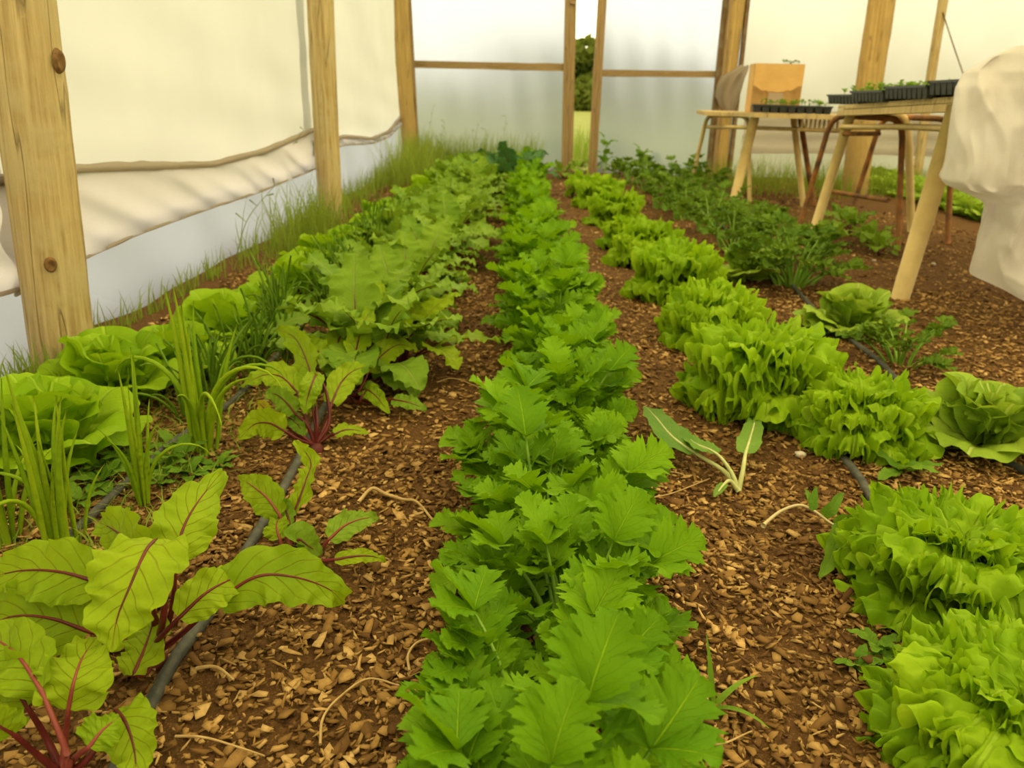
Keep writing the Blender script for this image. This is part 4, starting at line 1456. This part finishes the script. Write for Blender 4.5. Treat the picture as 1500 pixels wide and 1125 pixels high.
grass_patch(800, lambda n: (RNG.uniform(-1.25, -.85, n), RNG.uniform(6.5, 8.5, n)), .2, .55, label='tall grass around the corner post')
grass_patch(1600, lambda n: (RNG.uniform(1.7, 3.4, n), RNG.uniform(6.9, 8.6, n)), .08, .34, label='weedy grass behind the far table')
grass_patch(1600, lambda n: (RNG.uniform(3.2, 6.0, n), 8.6 - np.abs(RNG.normal(0, .2, n))), .06, .26, label='low grass along the gathered film on the end wall')
grass_patch(700, lambda n: (RNG.normal(1.45, .14, n), RNG.uniform(4.9, 6.5, n)), .04, .14, label='short grass around the far table legs')
grass_patch(2600, lambda n: (RNG.uniform(-1.1, -.6, n), RNG.uniform(.9, 2.4, n)), .015, .07, label='low fine weeds on the soil among the spring onions', w=.002, bend=(.8, 2.2))

grass_patch(1200, lambda n: (RNG.uniform(.1, 1.3, n), RNG.uniform(9.1, 12.5, n)), .15, .5, label='tall grass growing outside the open doorway')
for x, y, s_ in ((845, 256, .8), (905, 258, .9), (870, 252, .8), (825, 262, .8), (960, 252, .9), (1010, 256, .8)):
    p = px(x, y)
    beet(p.x, p.y, s_ * .8, 'leafy green herb crowding the foot of the doorway wall', 'herbs by the doorway', 12, BF, 'leafy_herb', 'herb', False)

# tall seeding stalks
def seed_stalk(base, top, label):
    b, t = Vector(base), Vector(top)
    o = thing('grass_stalk', label, 'grass', base, 0, 'seeding grass stalks')
    d = t - b
    P = catmull([(0, 0, 0), (d.x * .35, d.y * .35, d.z * .55), (d.x, d.y, d.z)], 14)
    MB().tube(P, np.linspace(.0028, .001, 14), 5).build('stalk', 'grass', o)
    for k in range(4):
        i = (13, 11, 9, 6)[k]
        mb = MB()
        Q = P[i]
        mb.tube([Q, Q + np.array([random.uniform(-.05, .05), random.uniform(-.02, .02), random.uniform(.0, .05)])], [.0012, .0035], 5)
        mb.build('seed_head', 'grass', o)
    return o


for bpx, tpx, Y in (((345, 380), (402, 272), None), ((385, 330), (445, 190), None), ((430, 300), (468, 235), None)):
    b = px(*bpx)
    t = pxd(*tpx, b.y + .05)
    seed_stalk((b.x, b.y, 0), t, 'seeding grass stalk leaning before the sagging curtain')
for x0, x1, y1 in ((625, 635, 155), (648, 652, 180), (690, 700, 185), (735, 742, 170), (715, 712, 190)):
    b = pxd(x0, 245, 8.4)
    seed_stalk((b.x, 8.4, 0), pxd(x1, y1, 8.42), 'thin seeding grass stalk before the end wall film')


# leafy weeds
def rosette(x, y, sc, label, n=7, mat='weed', name='weed_plant', cat='weed'):
    o = thing(name, label, cat, (x, y, float(gz(x, y)) - .004), random.uniform(0, 6), 'small weeds', sc)
    for i in range(n):
        lf = obj('leaf', WEED[i % 4], o, (0, 0, .006), (random.uniform(-.1, .4), 0, i * 2.4))
    return o


WEED = []
for k in range(4):
    P = arc(.07, 40 - k * 12, -10, 14)
    s = np.linspace(0, 1, 14)
    V, Fc, U = sweep_leaf(P, .013 * np.sin(PI * s ** .8) ** .8 + .0006, 5, .2, lambda a, t: .002 * np.sin(a * 20) * np.abs(t))
    WEED.append(mesh('leaf', V, Fc, 'weed', U))
for x, y, s in ((262, 690, 1.1), (240, 700, .9), (278, 705, .8), (230, 720, .7), (190, 690, .9), (170, 660, .9), (150, 720, 1.0), (255, 665, .9), (320, 690, .7), (120, 745, .8), (60, 850, 1.0), (150, 700, .8)):
    p = px(x, y)
    rosette(p.x, p.y, s, 'small leafy weed beside the spring onion tufts', 9)
for x, y, s in ((1285, 945, .7), (1255, 975, .6), (1290, 965, .5)):
    p = px(x, y)
    rosette(p.x, p.y, s, 'tiny dark weed on the chips before the frilly lettuces', 6, )
p = px(1042, 1040)
gw = thing('grass_weed', 'thin grass weed on the mulch beside the celery', 'weed', (p.x, p.y, 0))
for k, (a, L, e0, e1) in enumerate(((.3, .10, 80, 60), (2.2, .09, 70, 10), (4.0, .085, 50, -20), (5.3, .09, 40, -15), (1.2, .07, 85, 70))):
    P = arc(L, e0, e1, 14)
    s = np.linspace(0, 1, 14)
    V, Fc, U = sweep_leaf(P, .0045 * (1 - s ** 2) + .0005, 3, .2)
    obj('leaf', mesh('leaf', V, Fc, 'onion_dark', U), gw, (0, 0, 0), (0, 0, a))


# ------------------------------------------------------------------ pulled leaves and litter
def pulled(crown, leaves, label, stalkmat='white_stalk', mat='brassica'):
    c = px(*crown)
    o = thing('pulled_plant', label, 'plant', (c.x, c.y, float(gz(c.x, c.y)) + .012))
    ob = np.array(o.location)
    for k, (pts, W) in enumerate(leaves):
        bp = [np.array(px(x, y, z)) - ob for x, y, z in pts]
        lf = obj('leaf', beet_blade(bp[1:] if len(bp) > 3 else bp, W, 900 + k + crown[0], mat, .5, 24, 9, .2, 0, taper=-.1), o)
        full = catmull([np.array((0, 0, 0))] + bp[:-1], 20)
        obj('stalk', MB().tube(full, np.linspace(.006, .0015, 20), 7).mesh('stalk', stalkmat), lf)
    return o


pulled((1082, 716), [
    ([(1060, 690, .02), (1020, 665, .035), (985, 640, .045), (960, 610, .04), (945, 595, .03)], .040),
    ([(1070, 690, .03), (1050, 665, .05), (1020, 650, .05), (1000, 632, .04)], .026),
    ([(1088, 690, .03), (1092, 665, .05), (1098, 645, .055), (1105, 620, .045), (1100, 600, .03)], .026),
    ([(1070, 705, .015), (1062, 708, .02), (1052, 720, .015), (1046, 728, .01)], .010),
], 'uprooted pale stalked plant lying limp on the mulch beside celery')
c = px(1120, 772)
o = thing('pulled_sprout', 'uprooted sprout with a bent white stalk before the frilly lettuce', 'plant', (c.x, c.y, float(gz(c.x, c.y)) + .01))
loc = lambda x, y, z: np.array(px(x, y, z)) - np.array(o.location)
MB().tube(catmull([loc(1118, 770, .014), loc(1124, 764, .016), loc(1145, 748, .03), loc(1172, 740, .04), (loc(1195, 750, .036)), loc(1215, 765, .03), loc(1238, 778, .025)], 26),
          np.interp(np.linspace(0, 1, 26), [0, .1, 1], [.0055, .0034, .0022]), 7).build('stalk', 'root', o)
for k, (bp, W) in enumerate((([(1232, 775, .03), (1225, 795, .035), (1215, 820, .025), (1200, 846, .012)], .022), ([(1190, 748, .038), (1192, 730, .055), (1196, 712, .07)], .009),
                             ([(1192, 745, .04), (1186, 728, .055), (1180, 716, .06)], .007), ([(1205, 755, .035), (1218, 745, .05), (1228, 730, .06), (1236, 722, .06)], .012),
                             ([(1225, 770, .03), (1240, 760, .05), (1256, 760, .06)], .013))):
    obj('leaf', beet_blade([loc(*q) for q in bp], W, 930 + k, 'weed', .4, 24, 9, .2, 0, taper=-.1, up=(0, -1, .5)), o)
p = px(1315, 700)
rosette(p.x, p.y, 1.3, 'broad leaf weed between two frilly lettuces', 7)
p = px(1385, 690)
# leaf lying at the celery foot
c = px(700, 945)
o = thing('fallen_leaf', 'smooth oval green leaf lying at the foot of the celery', 'leaf', (c.x, c.y, .02))
obj('blade', beet_blade([np.array(px(x, y, z)) - np.array(o.location) for x, y, z in ((760, 945, .02), (730, 942, .03), (700, 935, .035), (662, 930, .025))], .020, 990, 'weed', .25), o)


def litter(pts, r, label, mat='straw', name='dry_stem', z=0.008):
    P = catmull([px(x, y) for x, y in pts], 36)
    P[:, 2] = gz(P[:, 0], P[:, 1]) + z + .004 + .006 * np.sin(np.linspace(0, PI, 36))
    return tag(MB().tube(P, np.linspace(r, r * .6, 36), 6).build(name, mat), label, 'dry stem')


litter([(600, 990), (598, 970), (612, 952), (640, 945), (668, 952), (684, 968), (682, 988)], .0022, 'curled loop of dry stem on the chips beside celery')
litter([(684, 985), (690, 950), (705, 915), (712, 905)], .0017, 'straight dry stem crossing the curled stem loop')
litter([(470, 1105), (475, 1070), (500, 1040), (540, 1010), (585, 1012)], .0020, 'long bowed dry stem on the chips before the celery')
litter([(260, 1098), (300, 1105), (340, 1115), (390, 1125)], .0018, 'pale thin straw lying beside the grey drip hose')
litter([(290, 995), (320, 1000), (345, 1015)], .0028, 'short flat straw piece near the large beet')
litter([(525, 742), (545, 724), (565, 732), (590, 738), (612, 740), (640, 768)], .0040, 'wavy tan root lying on the path', 'straw', 'dead_root')
litter([(950, 735), (985, 728), (1040, 700)], .0016, 'straw lying beside the uprooted plant')
litter([(955, 700), (985, 697), (1010, 700)], .0015, 'short straw under the limp uprooted plant')
litter([(640, 570), (665, 566), (700, 572)], .0016, 'thin straw on the path beside the dense beets')
litter([(1030, 1098), (1060, 1100), (1100, 1078)], .0018, 'bent straw beside the thin grass weed')
litter([(1190, 580), (1195, 560), (1200, 548)], .0016, 'short straw between frilly lettuces')
for k, (x, y, s) in enumerate(((1172, 668, .013), (1400, 655, .012), (1368, 384, .012), (1280, 384, .010), (1292, 368, .009))):
    p = px(x, y)
    g = np.random.default_rng(k)
    V = []
    for i, (zz, rr) in enumerate(((-.3, .7), (.0, 1.0), (.4, .85), (.65, .3))):
        for j in range(8):
            a = j * PI / 4
            q = rr * (1 + g.normal(0, .12))
            V.append((s * 1.2 * q * math.cos(a), s * .8 * q * math.sin(a), s * zz))
    Fc = [(i * 8 + j, i * 8 + (j + 1) % 8, i * 8 + 8 + (j + 1) % 8, i * 8 + 8 + j) for i in range(3) for j in range(8)] + [tuple(range(24, 32))]
    tag(obj('pale_clod', mesh('pale_clod', V, Fc, 'white_bit'), None, gp(p, .006), (0, 0, k)), 'pale bark clod lying loose on the soil', 'clod', 'pale clods on the soil')
